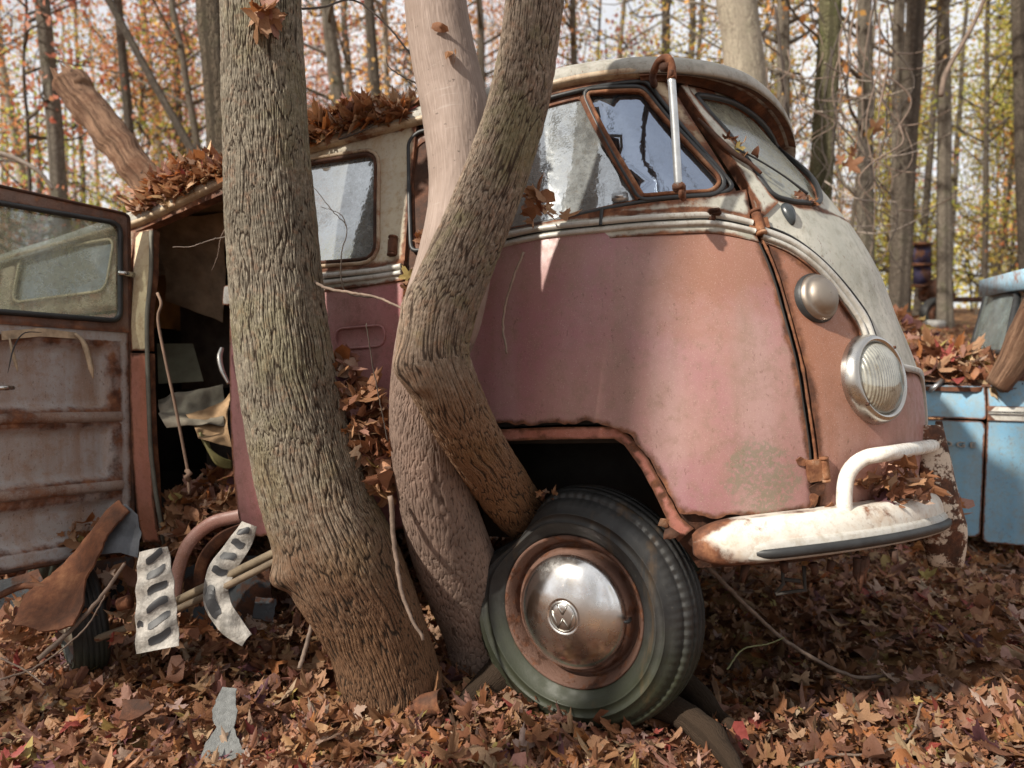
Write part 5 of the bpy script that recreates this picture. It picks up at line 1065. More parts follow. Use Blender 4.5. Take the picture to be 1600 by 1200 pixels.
# open door
DO = np.array([(208 - CX) / F * 2.47, (858 - CY) / F * 2.47, 2.47]); DS = np.array([-.555, 0, -.832]); DU = RB @ np.array([0, 0, 1.]); DS = DS - DU * (DS @ DU); DS /= np.linalg.norm(DS); DN = np.cross(DS, DU); DN = DN if DN @ np.array([0, 0, 1.]) < 0 else -DN
def Dm(a, b):
    a = np.asarray(a, float); b = np.asarray(b, float); c_ = DO + a[..., None] * DS + b[..., None] * DU; nb = (RB.T @ DN); return (c_ - TB) @ RB, np.broadcast_to(nb, c_.shape)
def Di(x, y):
    r = np.array([(x - CX) / F, (y - CY) / F, 1.]); t = (DO @ DN) / (r @ DN); q = r * t - DO; return np.array([q @ DS, q @ DU])
DV = lambda L: np.array([Di(*p) for p in L])
door = empty('open_cargo_door', parent=van); door['label'] = 'open cargo door seen from inside, grey panel streaked with rust'
tr, br = Di(211, 338), Di(206, 858); W_ = .60; H_ = tr[1]
outl = rnd([(0, 0.0), (0.004, H_), (W_, H_ + .01), (W_, .0)], .02)
win = rnd(np.vstack([DV([(186, 350), (186, 502)]), [(W_ - .07, DV([(0, 488)])[0][1]), (W_ - .07, DV([(0, 320)])[0][1])]]), .035)
def dpan(y0, y1, xr): a, b = Di(xr, y0), Di(xr, y1); return rnd([(a[0], a[1]), (a[0], b[1]), (W_ - .05, b[1] + .0), (W_ - .05, a[1])], .03)
pans = [dpan(540, 640, 172), dpan(664, 748, 178), dpan(776, 838, 186)]
def dz(P, d):
    z = np.zeros(len(P))
    for q in pans: i_ = pip(P, q); z -= i_ * .026 * np.clip(dedge(P, q) / .02, 0, 1)
    return z + .002 * vn(np.column_stack([P * 6, 0 * P[:, 0]]))
m_inner = paint('grey_lilac_primer_with_rust', (.38, .365, .365), (.33, .30, .28), .30, .020, .8, .9, (.26, .14, .075), .5)
sheet('door_inner_panel', outl, Dm, m_inner, door, [win], .02, 0, .012, dz, edx=pans)
for y_ in (652, 762):
    a = Di(150, y_); q = crv(np.array([(.035, a[1]), (.3, a[1] + .002), (W_ - .02, a[1])]), 40); p, n_ = Dm(q[:, 0], q[:, 1]); T_ = np.gradient(p, axis=0); T_ /= np.linalg.norm(T_, axis=1)[:, None]; B_ = np.cross(n_, T_); V = np.stack([p + B_ * (w_ * .034) + n_ * h_ for w_, h_ in ((-.5, .0), (-.4, .008), (-.2, .013), (.2, .013), (.4, .008), (.5, .0))], 1).reshape(-1, 3)
    ob('door_rib', mkmesh('door_rib', V, [(i * 6 + j, i * 6 + j + 1, (i + 1) * 6 + j + 1, (i + 1) * 6 + j) for i in range(39) for j in range(5)], attrs={'edge': np.full(240, .018)}), paint('rust_bleeding_rib_paint', (.30, .25, .22), (.25, .18, .14), .7, .02, .8, .8, (.2, .09, .05)), door)
wf = rnd([(-.004, win[:, 1].min() - .035), (-.004, H_ + .002), (W_ + .004, H_ + .014), (W_ + .004, win[:, 1].min() - .035)], .02)
sheet('door_window_frame', wf, Dm, paint('dark_brown_door_frame', (.10, .05, .035), (.16, .08, .05), .5, .02, .4, .5, (.05, .03, .02)), door, [win], .026, .006, .014)
def Dring(nm, poly, r, mat, off):
    q = dens(poly, .012); p, n_ = Dm(q[:, 0], q[:, 1]); p = p + n_ * off; return MB().add(*tube(np.vstack([p, p[:1]]), r, 8, False)).obj(nm, mat, door)
Dring('door_window_rubber', win, .009, m_black, .008); sheet('door_window_glass', shrink(win, -.004), Dm, m_doorglass, door, (), .004, -.006, .05)
Dring('door_edge_seal', outl, .006, m_rustdark, .004)
lt = Di(190, 429); p, n_ = Dm(lt[0], lt[1]); q2 = (RB.T @ DS); MB().tube([p + n_ * .02 + q2 * .022, p + n_ * .025, p + n_ * .02 - q2 * .03], [.008, .009, .010], 10).obj('latch', m_chrome, door)
lt = Di(6, 607); p, n_ = Dm(lt[0], lt[1]); MB().tube([p + n_ * .035 + q2 * .05, p + n_ * .04 + q2 * .01, p + n_ * .035 - q2 * .012], [.008, .008, .006], 10).obj('inner_handle', m_chrome, door)
mpeel = plain('peeling_strip', (.40, .30, .20), .8, 0, .4, 20)
for pts in ([(0, 523), (60, 519), (112, 524)], ): sheet('peeling_sill_trim', DV([(0, 518), (60, 513), (116, 520), (122, 530), (60, 526), (0, 532)]), Dm, mpeel, door, (), .004, .012, .012)
def dstrip(pts, w, mat): P = np.array([Dm(*Di(*p))[0] + Dm(*Di(*p))[1] * (.02 + .01 * i) for i, p in enumerate(pts)]); mb = MB(); mb.tube(crv(P, 16), np.interp(np.linspace(0, 1, 16), [0, .3, .8, 1], [.5 * w, w, w, .2 * w]), 5); return mb.obj('hanging_shred', mat, door)
dstrip([(112, 522), (122, 535), (128, 560), (133, 592)], .009, mpeel); dstrip([(10, 530), (12, 550), (18, 582)], .005, mpeel); dstrip([(60, 520), (30, 522), (12, 545), (0, 585)], .002, m_black)

# ------------------------------------------------------------------ leaves lying on things, in heaps
def sample(poly, n):
    q = np.array(poly, float); lo, hi = q.min(0), q.max(0); out = []
    while len(out) < n:
        p = RNG.uniform(lo, hi, (n * 2, 2)); out += list(p[pip(p, q)])
    return np.array(out[:n])
def heap(label, poly, dfn, n, nobj, size=.075, tilt=.75, thick=.05, cat='leaf pile', pw=None):
    p = sample(poly, n); P = np.array([at(x, y, dfn(x, y) + RNG.uniform(0, thick)) for x, y in p])
    c0 = P.mean(0); e = empty('leaf_pile', label, cat, tuple(c0)); m_ = max(0, n - nobj)
    if m_:
        V, Fc, C = leaf_mass(P[:m_] + (FWD * .012), size, tilt, None, pw); o = ob('leaf_mass', mkmesh('leaf_mass', V - c0, Fc, True, attrs={'leafcol': C}), m_leaf, e); o['kind'] = 'stuff'
    leaf_objs(P[m_:] - c0, size * 1.08, tilt, e, pw)
    return e
pwr = PW.copy(); pwr[[5, 0, 2, 3, 6]] *= 2.6; pwr[[4, 1, 8]] *= .4; pwr[[10, 11, 12]] *= .3; pwr /= pwr.sum()
def gut_d(x, off=.06):
    return float((Sp(inv(x, 300)[0], gutl(inv(x, 300)[0])) @ RB.T + TB)[2]) + off
_gx = np.linspace(200, 700, 26); _gu = np.array([inv(x, 480)[0] for x in _gx]); _gd = np.array([float((Sp(u, gutl(u)) @ RB.T + TB)[2]) for u in _gu]); _gy = np.array([projb(Sp(u, gutl(u)))[1] for u in _gu]); _gxx = np.array([projb(Sp(u, gutl(u)))[0] for u in _gu])
def gy(x): return float(np.interp(x, _gxx, _gy))
def gd(x): return float(np.interp(x, _gxx, _gd))
def roofpile(label, x0, x1, n, nobj, hmax):
    ua, ub = inv(x0, 300)[0], inv(x1, 250)[0]
    ua, ub = float(np.interp(x0, _gxx, _gu)), float(np.interp(x1, _gxx, _gu)); u = RNG.uniform(ua, ub, n); k = RNG.beta(1.1, 2.2, n) * .34
    tp = np.minimum(1, np.minimum(np.abs(u - ua) / .05 + .5, np.abs(ub - u) / .16)); P = roofpt(u, k); P[:, 2] += .008 + RNG.beta(1, 1.3, n) * hmax * tp * np.clip(.35 + k * 6, 0, 1); P = P @ A3.T + o3
    c0 = P.mean(0); e = empty('leaf_pile', label, 'leaf pile', tuple(c0)); m_ = n - nobj; V, Fc, C = leaf_mass(P[:m_], .088, .36, PAL * 1.3, pwr); o = ob('leaf_mass', mkmesh('leaf_mass', V - c0, Fc, True, attrs={'leafcol': C}), m_leaf, e); o['kind'] = 'stuff'; leaf_objs(P[m_:] - c0, .088, .38, e, pwr)
roofpile('heap of orange brown leaves on the sagging roof above the open doorway', 222, 362, 320, 130, .085)
roofpile('heap of russet leaves on the roof above the cargo window', 440, 640, 340, 150, .075)
heap('leaves wedged between the stout trunk and the van side', [(515, 558), (545, 556), (565, 600), (592, 618), (612, 640), (616, 772), (592, 775), (565, 742), (545, 690), (522, 640)], lambda x, y: 1.93 + (y - 560) * -.0003, 170, 100, .085, .9, .10)
heap('few curled leaves caught on the window ledge beside the gnarled trunk', [(812, 300), (850, 294), (868, 330), (892, 332), (890, 346), (820, 346)], lambda x, y: 1.79, 14, 14, .06, .9, .03, pw=pwr)
heap('leaves caught on the window ledge between the two trunks', [(650, 368), (682, 358), (684, 386), (655, 390)], lambda x, y: 1.99, 9, 9, .05, .9, .02)
heap('small tuft of leaves lodged in the door gap left of the gnarled trunk', [(636, 420), (660, 425), (655, 480), (634, 470)], lambda x, y: 1.99, 8, 8, .05, .9, .02)
heap('dry leaves heaped on the bumper behind the white bow tube', [(1338, 758), (1372, 730), (1440, 722), (1452, 770), (1440, 784), (1345, 792)], lambda x, y: dbow + .04, 60, 45, .06, .8, .07)
heap('orange leaves stuck behind the rusty overrider', [(1476, 760), (1500, 775), (1512, 815), (1496, 840), (1480, 800)], lambda x, y: dpost - .0, 10, 10, .06, .8, .03)
heap('brown leaves heaped over the sill inside the open doorway', [(262, 770), (330, 738), (362, 730), (372, 800), (345, 815), (300, 850), (275, 865), (255, 845)], lambda x, y: 2.36 + (860 - y) * .001, 200, 110, .08, .8, .10)
heap('leaves lying along the bottom edge of the open cargo door', [(85, 838), (140, 812), (205, 806), (208, 832), (150, 848), (88, 862)], lambda x, y: 2.28, 40, 30, .06, .8, .05)
heap('leaves and debris at the foot of the windscreen', [(1240, 298), (1280, 312), (1278, 328), (1240, 318)], lambda x, y: dz_(Sp(*inv(1260, 312))) - .015, 10, 10, .03, .9, .02)
heap('red and orange leaves stuck under the windscreen wiper', [(1120, 205), (1165, 215), (1188, 255), (1160, 250)], lambda x, y: dz_(Sp(*inv(1150, 232))) - .03, 7, 7, .04, .7, .01)
heap('dead leaves snagged high on the stout rough trunk', [(395, 8), (440, 12), (452, 50), (400, 50)], lambda x, y: 1.86, 7, 7, .10, 1.0, .02, 'leaves', pwr)
heap('curled dead leaves snagged on the smooth pink trunk', [(680, 40), (702, 44), (720, 112), (706, 116)], lambda x, y: 1.80, 3, 3, .05, 1.2, .01, 'leaves', pwr)
heap('leaves gathered on top of the dented tyre', [(842, 768), (868, 764), (872, 776), (846, 782)], lambda x, y: 1.95, 9, 9, .03, .9, .03)

# ------------------------------------------------------------------ broken log, poles, straps, scrap, twigs
def tubething(name, label, cat, pts, radii, mat, seg=10, n=None, group=None, part='stem', jit=0., lump=0.):
    P = crv(pts, n or max(12, len(pts) * 8)); r = np.interp(np.linspace(0, 1, len(P)), np.linspace(0, 1, len(radii)), radii)
    if jit: P = P + RNG.normal(0, jit, P.shape)
    V, Fc = tube(P, r, seg)
    if lump: V = V + (vn(V, 6.)[:, None] + .5 * vn(V, 18.)[:, None]) * lump * np.array([1, .5, 1])
    L = np.cumsum(np.r_[0, np.linalg.norm(np.diff(P, axis=0), axis=1)]); uv = np.column_stack([np.tile(np.arange(seg) / seg * 2 * math.pi * r.mean(), len(P)), np.repeat(L, seg)])
    o = ob(name, mkmesh(name, V - P[0], Fc, True, uv=uv), mat); o.location = Vector(P[0]); return tag(o, label, cat, group)
m_rot = plain('rotten_barkless_wood', (.23, .13, .085), .9, 0, .5, 7, 1.); m_twig = plain('grey_brown_twig', (.17, .12, .09), .8, 0, .3, 30, .3); m_twigp = plain('pale_twig', (.27, .22, .18), .8, 0, .3, 30, .3); m_twigd = plain('dark_twig', (.06, .045, .035), .85)
g = G_('weathered_log_wood'); uv = g.co.outputs['UV']; f_ = g.noise(1., 7, .7, g.vec((60, 5, 1), v=uv)); c = g.mix(g.mr(f_, .35, .65), (.09, .048, .03), (.27, .16, .10)); c = g.mix(g.mr(g.noise(6, 7, .65), .45, .65, 0, .75), c, (.12, .055, .03)); c = g.mix(g.mr(g.noise(24, 5), .66, .71, 0, .9), c, (.03, .02, .015))
m_log = g.fin(g.pbsdf(c, .9, 0, g.bump(g.math('ADD', f_, g.noise(14, 7, .7)), .9, .02), .2))
lg = empty('broken_log', 'broken weathered log leaning behind the sagging van roof, splintered top', 'log', tuple(at(270, 330, 3.7)))
lo0 = np.array(lg.location); P = crv([at(300, 370, 3.65), at(245, 300, 3.7), at(180, 220, 3.8), at(125, 150, 3.9), at(108, 128, 3.92)], 60); V, Fc = tube(P, np.linspace(.095, .080, 60), 40); V = V + (vn(V, 7)[:, None] * .012 + vn(V, 22)[:, None] * .006)
uvl = np.column_stack([np.tile(np.arange(40) / 40 * .55, 60), np.repeat(np.linspace(0, 1.4, 60), 40)]); ob('trunk', mkmesh('trunk', V - lo0, Fc, True, uv=uvl), m_log, lg)
for (x0, y0, x1, y1, r_) in ((104, 140, 92, 120, .02), (112, 132, 103, 112, .022), (118, 124, 110, 118, .03), (98, 146, 88, 118, .012), (126, 124, 104, 104, .012), (106, 150, 94, 150, .018)):
    MB().add(*tube(np.array([at(x0 + 12, y0 + 14, 3.88), at(x0, y0, 3.9), at(x1 - 9, y1 - 13, 3.9)]) - lo0, [r_ * 1.9, r_ * 1.3, .003], 7)).obj('splinter', m_log, lg)
tubething('pole', 'long grey wooden rail resting across the scrap, upper of the pair', 'pole', [at(262, 946, 2.16), at(345, 905, 2.1), at(440, 858, 2.06)], [.013], plain('weathered_rail_wood', (.22, .17, .11), .8, 0, .4, 10, .6), 6)
tubething('pole', 'long grey wooden rail resting across the scrap, lower of the pair', 'pole', [at(150, 998, 2.12), at(262, 958, 2.14), at(345, 920, 2.08), at(440, 872, 2.04)], [.011], plain('weathered_rail_wood_dark', (.20, .15, .10), .8, 0, .4, 10, .6), 6)
def ribbon(name, label, cat, cl, w, mat, mat2, slots, th=.004, curlv=.0):
    P = crv(cl, 50); T, N, B = frames(P); X_ = np.array([1., 0, 0]); e = empty(name, label, cat, tuple(P[0])); o_ = P[0]
    side = np.array([X_ - t * (X_ @ t) for t in T]); side /= np.linalg.norm(side, axis=1)[:, None]; nr = np.cross(side, T); nr = nr * np.sign(-(nr[:, 1:2] + 1e-9))
    def pt(t, s_, off=0.):
        i = t * 49; k = int(min(48, i)); f = i - k; p = P[k] * (1 - f) + P[k + 1] * f; ww = np.interp(t, np.linspace(0, 1, len(w)), w)
        return p + side[k] * s_ * ww + nr[k] * (off - curlv * (s_ * 2) ** 2 + .004 * math.sin(t * 25 + s_ * 4)) - o_
    m_ = 9; V = [pt(t, s_, o2) for o2 in (0, -th) for t in np.linspace(0, 1, 50) for s_ in np.linspace(-.5, .5, m_)]
    Fc = [(b + i * m_ + j, b + i * m_ + j + 1, b + (i + 1) * m_ + j + 1, b + (i + 1) * m_ + j) for b in (0, 50 * m_) for i in range(49) for j in range(m_ - 1)]
    ob('strap', mkmesh('strap', V, Fc), mat, e)
    for (t0, t1, s0, s1, sl_) in slots:
        G1, G2 = 9, 8; V = []
        for i in range(G1):
            for j in range(G2):
                a, b = i / (G1 - 1), j / (G2 - 1); ed = .5 * (1 - math.sqrt(max(0, 1 - (2 * a - 1) ** 4))) * .6; bb = .5 + (b - .5) * (1 - ed * 1.2); V.append(pt(min(1, max(0, t0 + sl_ * (1 - a) + (t1 - t0) * bb + .01 * math.sin(a * 5 + t0 * 30))), s0 + (s1 - s0) * a, .0018))
        Fc = [(i * G2 + j, i * G2 + j + 1, (i + 1) * G2 + j + 1, (i + 1) * G2 + j) for i in range(G1 - 1) for j in range(G2 - 1)]; ob('dark_stripe', mkmesh('dark_stripe', V, Fc, False), mat2, e)
    return e
m_strap = plain('grubby_white_plastic', (.33, .305, .27), .5, 0, .55, 22, 1.); m_slot = plain('charcoal_stripe', (.028, .028, .030), .5)
ribbon('striped_strip', 'white strip with slanted charcoal stripes standing upright in the leaves', 'trim strip', [at(236, 858, 2.02), at(238, 900, 2.0), at(240, 950, 1.98), at(243, 1016, 1.95)], [.080, .10, .11, .115], m_strap, m_slot, [(t, t + .08, -.16, .36, .085) for t in (.0, .16, .32, .48, .64, .80)] + [(.70, .76, -.46, -.30, 0)], curlv=.012)
ribbon('striped_strip', 'curved white strip with dark stripes bent under the van sill', 'trim strip', [at(388, 818, 2.12), at(372, 850, 2.1), at(345, 890, 2.08), at(335, 930, 2.06), at(352, 968, 2.04), at(384, 1000, 2.02)], [.05, .07, .075, .07, .065, .04], m_strap, m_slot, [(t, t + .055, -.32, .25, .02) for t in (.03, .13, .24, .36)] + [(.50, .72, -.4, .05, .02)], curlv=.008)
def arc(label, pts, d, r, mat, name='rusty_arch_strip', cat='scrap metal'):
    P = crv([at(x, y, d) for x, y in pts], 40); T, N, B = frames(P); V = []; m_ = 7
    yv = FWD
    for i in range(40):
        n_ = np.cross(T[i], yv); n_ /= np.linalg.norm(n_)
        for a, b in ((-1, 0), (-.9, -.3), (-.3, -.55), (.3, -.55), (.9, -.3), (1, 0), (0, .2)): V.append(P[i] + n_ * a * r + yv * b * r - P[0])
    Fc = [(i * m_ + j, i * m_ + (j + 1) % m_, (i + 1) * m_ + (j + 1) % m_, (i + 1) * m_ + j) for i in range(39) for j in range(m_)]
    o = ob(name, mkmesh(name, V, Fc), mat); o.location = Vector(P[0]); tag(o, label, cat)
m_arch = paint('rusty_pink_scrap_paint', (.34, .17, .14), (.26, .12, .09), .5, .002, .4, .6, (.15, .07, .04))
arc('outer curved pinkish arch of scrap under the leaf-filled doorway', [(375, 806), (330, 818), (295, 850), (278, 895), (272, 940)], 2.16, .020, m_arch)
arc('inner curved rusty rim hidden behind the bent striped strip', [(380, 826), (345, 842), (318, 875), (312, 915), (322, 945)], 2.2, .018, m_rust)
# spare wheel half buried under the open door
swm = w_matrix(108, 968, 2.22, (.75, -.12, .65)); sp_, _ = make_wheel(None, swm, .17, seg=96, capmat=paint('cream_hub_paint', (.55, .50, .40), (.42, .36, .27), .3, .002, .4, .7, (.25, .13, .06)))
sp_.name = 'spare_wheel'; tag(sp_, 'half-buried wheel with a cream hub under the open cargo door', 'wheel')
sc = DV; m_rsheet = rusty('brown_earthy_sheet', .02, None, .5, 9, 1.)
def slab(name, label, cat, pts, mat, th=.006, amp=.02, parent=None):
    P = [at(*p) for p in pts]; c0 = np.mean(P, 0); P = np.array(P); _, _, vt = np.linalg.svd(P - c0); ex, ey, n_ = vt; n_ = n_ if n_[1] < 0 else -n_
    mf = lambda a, b: (c0 * 0 + a[..., None] * ex + b[..., None] * ey + n_ * (((P - c0) @ n_).mean()), np.broadcast_to(n_, a.shape + (3,)))
    o = sheet(name, rag(np.stack([(P - c0) @ ex, (P - c0) @ ey], 1), .004, 3, 9), mf, mat, None, (), th, 0, .012, lambda Q, d: amp * vn(np.column_stack([Q * 9, 0 * Q[:, 0]])))
    o.location = Vector(c0); return tag(o, label, cat)
slab('rusty_sheet', 'bent brown rusted metal sheet slumped under the open door', 'scrap metal', [(22, 978, 2.05), (34, 925, 2.08), (80, 880, 2.14), (145, 826, 2.20), (200, 794, 2.24), (212, 808, 2.2), (186, 846, 2.16), (152, 872, 2.1), (138, 902, 2.04), (130, 940, 2.0), (112, 976, 1.97), (70, 990, 1.98)], m_rsheet, .006, .05)
slab('metal_flap', 'torn blue-grey metal flap hanging at the lower corner of the open door', 'scrap metal', [(146, 866, 2.14), (165, 835, 2.16), (196, 788, 2.2), (215, 805, 2.2), (222, 836, 2.18), (216, 872, 2.16), (185, 862, 2.14)], plain('blue_grey_sheet_metal', (.085, .09, .10), .45, .3, .4, 9, .4))
slab('rubber_flap', 'strip of grey fabric-backed rubber lying among the leaves in the foreground', 'rubber strip', [(345, 1070, 1.83), (368, 1074, 1.83), (370, 1110, 1.8), (366, 1138, 1.78), (384, 1175, 1.74), (384, 1206, 1.7), (308, 1210, 1.7), (318, 1165, 1.74), (340, 1138, 1.78), (330, 1110, 1.8)], plain('grey_woven_rubber', (.17, .175, .17), .85, 0, .25, 60, 1.), .004, .012)
m_scrap = rusty('dark_scrap_metal', -.1, (.05, .055, .06), .5, 12, 1.)
for lab, pts in (('dark crumpled metal plate low under the open door', [(0, 905, 2.25), (60, 888, 2.3), (75, 930, 2.25), (40, 975, 2.2), (0, 960, 2.2)]), ('torn dark sheet behind the half-buried wheel', [(120, 880, 2.35), (205, 868, 2.35), (212, 940, 2.3), (160, 965, 2.3), (128, 930, 2.3)]),
    ('black crumpled sheet added as shade under the van behind the two rails', [(262, 900, 2.5), (330, 870, 2.5), (420, 868, 2.5), (432, 960, 2.45), (350, 990, 2.45), (280, 960, 2.45)]), ('small folded metal scrap poking from the leaves by the curved strip', [(400, 930, 2.2), (432, 936, 2.2), (428, 975, 2.15), (395, 962, 2.15)]),  # black sheet behind the rails is added to darken the shade under the van
    ('brown leather-like scrap curled in the foreground leaves', [(190, 1090, 1.85), (232, 1092, 1.85), (238, 1108, 1.82), (205, 1128, 1.8), (186, 1122, 1.8)])):
    slab('metal_scrap', lab, 'scrap metal', pts, m_rustdark if 'leather' in lab else m_scrap, .006, .035)
tubething('pipe', 'thin bent rusty pipe sticking out at the far lower left', 'pipe', [at(-10, 935, 2.1), at(40, 915, 2.12), at(90, 925, 2.1), at(118, 960, 2.05)], [.010], m_rust, 8)
heap('leaves drifted over the scrap below the open door', [(0, 940), (60, 900), (130, 880), (205, 900), (330, 960), (420, 985), (300, 1005), (120, 1005), (0, 1010)], lambda x, y: 2.05 + (1000 - y) * .0018, 150, 60, .075, .7, .10)
tubething('metal_roll', 'rusty rolled tube end beside the striped strip', 'scrap metal', [at(186, 945, 2.06), at(204, 940, 2.06)], [.018, .02], m_rust, 14)
e = empty('tin_can', 'rusty empty tin can lying on its side at the foot of the stout trunk', 'can', tuple(at(660, 1103, 1.93)))
c0 = np.array(e.location); a_, b_ = at(630, 1112, 1.95) - c0, at(692, 1096, 1.92) - c0
def cyl(a, b, prof, seg=28):
    ax = (b - a); L = np.linalg.norm(ax); ax /= L; t = np.cross(ax, [0, 0, 1.]); t /= np.linalg.norm(t); s_ = np.cross(ax, t); V = []; n = len(prof)
    for f, r in prof:
        for q in np.linspace(0, 2 * math.pi, seg, endpoint=False): V.append(a + ax * L * f + r * (math.cos(q) * t + math.sin(q) * s_))
    return V, [(i * seg + j, (i + 1) * seg + j, (i + 1) * seg + (j + 1) % seg, i * seg + (j + 1) % seg) for i in range(n - 1) for j in range(seg)]
V, Fc = cyl(a_, b_, [(.02, .002), (.02, .030), (0, .032), (.03, .0325), (.05, .031), (.3, .031), (.32, .0315), (.5, .031), (.52, .0315), (.7, .031), (.95, .031), (.97, .0325), (1., .0325), (1., .030), (.9, .029), (.15, .029)]); ob('can_body', mkmesh('can_body', V, Fc), rusty('can_rust', .02, None, .5, 30, .5), e)
V, Fc = cyl(a_, b_, [(.14, .0005), (.14, .029)]); ob('can_bottom', mkmesh('can_bottom', V, Fc), m_rustdark, e)
# roots
for lab, pts, r in (('root running out from under the front tyre towards the lower right', [at(985, 1085, 1.95), at(1050, 1110, 1.9), at(1105, 1150, 1.8), at(1160, 1215, 1.62)], [.045, .035, .03, .015]), ('thick low root behind the front tyre on the right', [at(1000, 1050, 2.1), at(1060, 1072, 2.06), at(1120, 1120, 1.95), at(1180, 1170, 1.8)], [.04, .035, .02, .008]),
    ('gnarled root between the stout trunk and the tyre', [at(800, 1040, 2.1), at(760, 1075, 2.05), at(715, 1115, 1.96), at(690, 1150, 1.88)], [.06, .045, .03, .01])):
    tubething('root', lab, 'root', pts, r, mA, 18, 50, lump=.012)
TW = [('bare twig forking in front of the cargo window', [(590, 466, 1.9), (540, 455, 1.88), (533, 400, 1.86), (542, 357, 1.85), (520, 330, 1.84), (491, 293, 1.83)], .0022, .001, m_twigd),
 ('grey branch crossing from the stout trunk to the gnarled one below the cargo window', [(488, 438, 1.93), (510, 450, 1.88), (545, 457, 1.84), (590, 465, 1.8), (632, 484, 1.74)], .0045, .003, m_twig),
 ('thin side twig curling off the forked twig by the cargo window', [(542, 357, 1.85), (532, 335, 1.85), (501, 323, 1.85)], .0015, .0008, m_twigd),
 ('short pale twig sprouting up between the trunks', [(640, 455, 1.92), (652, 410, 1.85), (668, 365, 1.84), (688, 318, 1.84)], .005, .0025, m_twig),
 ('thin hanging vine stem on the cab door beside the gnarled trunk', [(818, 395, 1.72), (800, 440, 1.72), (786, 500, 1.72), (792, 552, 1.7)], .0035, .003, m_twig),
 ('thin dark stem standing against the leaf wedge', [(572, 505, 1.82), (582, 570, 1.84), (596, 640, 1.84), (606, 690, 1.84)], .0016, .0014, m_twigd),
 ('brown stem hanging between the two trunks down to the ground', [(610, 775, 1.84), (617, 860, 1.84), (632, 940, 1.82), (662, 1000, 1.8)], .007, .004, m_twig),
 ('stick standing in the leaves left of the stout trunk base', [(492, 945, 1.95), (484, 990, 1.92), (468, 1045, 1.88)], .006, .006, m_twig),
 ('long fallen branch lying in the shade right of the front tyre', [(1105, 885, 2.1), (1180, 960, 2.2), (1240, 1010, 2.25), (1330, 1056, 2.25), (1396, 1054, 2.3)], .008, .005, m_twig),
 ('slender fallen branch curving in the lower right foreground', [(1250, 1196, 1.72), (1310, 1180, 1.78), (1370, 1178, 1.8), (1420, 1152, 1.85), (1440, 1100, 1.95)], .004, .003, m_twig),
 ('green twig looped beside the fallen branch', [(1136, 1046, 2.1), (1160, 1015, 2.15), (1200, 1006, 2.2), (1225, 996, 2.2)], .003, .002, plain('green_twig', (.20, .2, .09), .7)),
 ('stick propped against the door debris at lower left', [(60, 1030, 1.95), (110, 985, 2.0), (160, 930, 2.02), (195, 880, 2.05)], .008, .005, m_twig),
 ('thin curved twig over the left leaf litter', [(0, 1062, 1.9), (60, 1040, 1.95), (130, 985, 1.98), (165, 930, 2.0)], .003, .002, m_twig),
 ('fine twigs lying across the far left leaves', [(0, 1028, 1.9), (40, 1048, 1.9), (70, 1070, 1.88)], .003, .0015, m_twig),
 ('fine pale twig in front of the dark doorway', [(356, 370, 2.1), (330, 375, 2.08), (300, 385, 2.06), (270, 386, 2.05)], .0022, .001, m_twigp),
 ('second fine twig dangling before the doorway', [(356, 350, 2.1), (345, 372, 2.1), (340, 400, 2.1), (331, 422, 2.1)], .0018, .001, m_twig),
 ('fine dark branch arching above the roof leaves', [(375, 18, 2.2), (440, 14, 2.3), (500, 12, 2.4), (552, 0, 2.5), (600, 35, 2.5), (630, 70, 2.45), (658, 104, 2.4)], .004, .003, m_twigd),
 ('bare twig from the smooth trunk above the roof', [(662, 136, 2.0), (630, 120, 2.0), (608, 105, 2.0), (603, 88, 2.0)], .003, .001, m_twigd),
 ('pale curved bough at the left edge behind the open door', [(-20, 236, 4.2), (20, 246, 4.2), (60, 268, 4.2), (82, 296, 4.2)], .018, .010, m_twigp),
 ('dark twig poking up from the roof leaves', [(574, 212, 2.25), (578, 190, 2.22), (580, 160, 2.2)], .005, .002, m_twigd),
 ('slanted dark twig beside the roof leaves', [(530, 218, 2.2), (575, 200, 2.2), (605, 170, 2.2), (613, 164, 2.2)], .003, .0015, m_twigd)]
for lab, pts, r0, r1, mt in TW: tubething('twig', lab, 'twig', [at(*p) for p in pts], [r0, r1], mt, 6, jit=.0006)
# vines hanging among the trees right of the windscreen
vr = np.random.default_rng(9); ve = empty('vine_tangle', 'tangle of bare brown vines hanging round the mossy tree', 'vines', tuple(at(1330, 400, 5.5))); v0 = np.array(ve.location)
for i in range(46):
    x = vr.uniform(1195, 1400); d = vr.uniform(4.6, 7.5); pts = []; y = vr.uniform(-40, 200); y1 = vr.uniform(220, 470); yy = y; k = vr.integers(5, 9); sw = vr.uniform(8, 34)
    for j in range(k): t = j / (k - 1); pts.append(at(x + sw * math.sin(t * vr.uniform(2, 7) + i) + vr.normal(0, 8), y + (y1 - y) * t, d)); 
    MB().add(*tube(crv(np.array(pts) - v0, 30), np.linspace(vr.uniform(.004, .011), .003, 30), 5)).obj('vine_stem', [m_twig, m_twigd, m_twigd][i % 5 // 2], ve)
for i in range(18):
    x, y = vr.uniform(1200, 1420), vr.uniform(60, 430); a_ = vr.uniform(-.5, .5); pts = [at(x + s_ * 30 * math.cos(a_), y + s_ * 26 * math.sin(a_) + 10 * math.sin(s_), vr.uniform(5, 6)) for s_ in range(5)]
    MB().add(*tube(crv(np.array(pts) - v0, 24), np.linspace(.006, .003, 24), 5)).obj('vine_stem', [m_twig, m_twigp][i % 2], ve)
tubething('branch', 'grey branch rising diagonally in front of the right-hand trees', 'branch', [at(1470, 150, 5), at(1480, 110, 5), at(1520, 40, 5), at(1545, -20, 5)], [.018, .012], m_twig, 8)
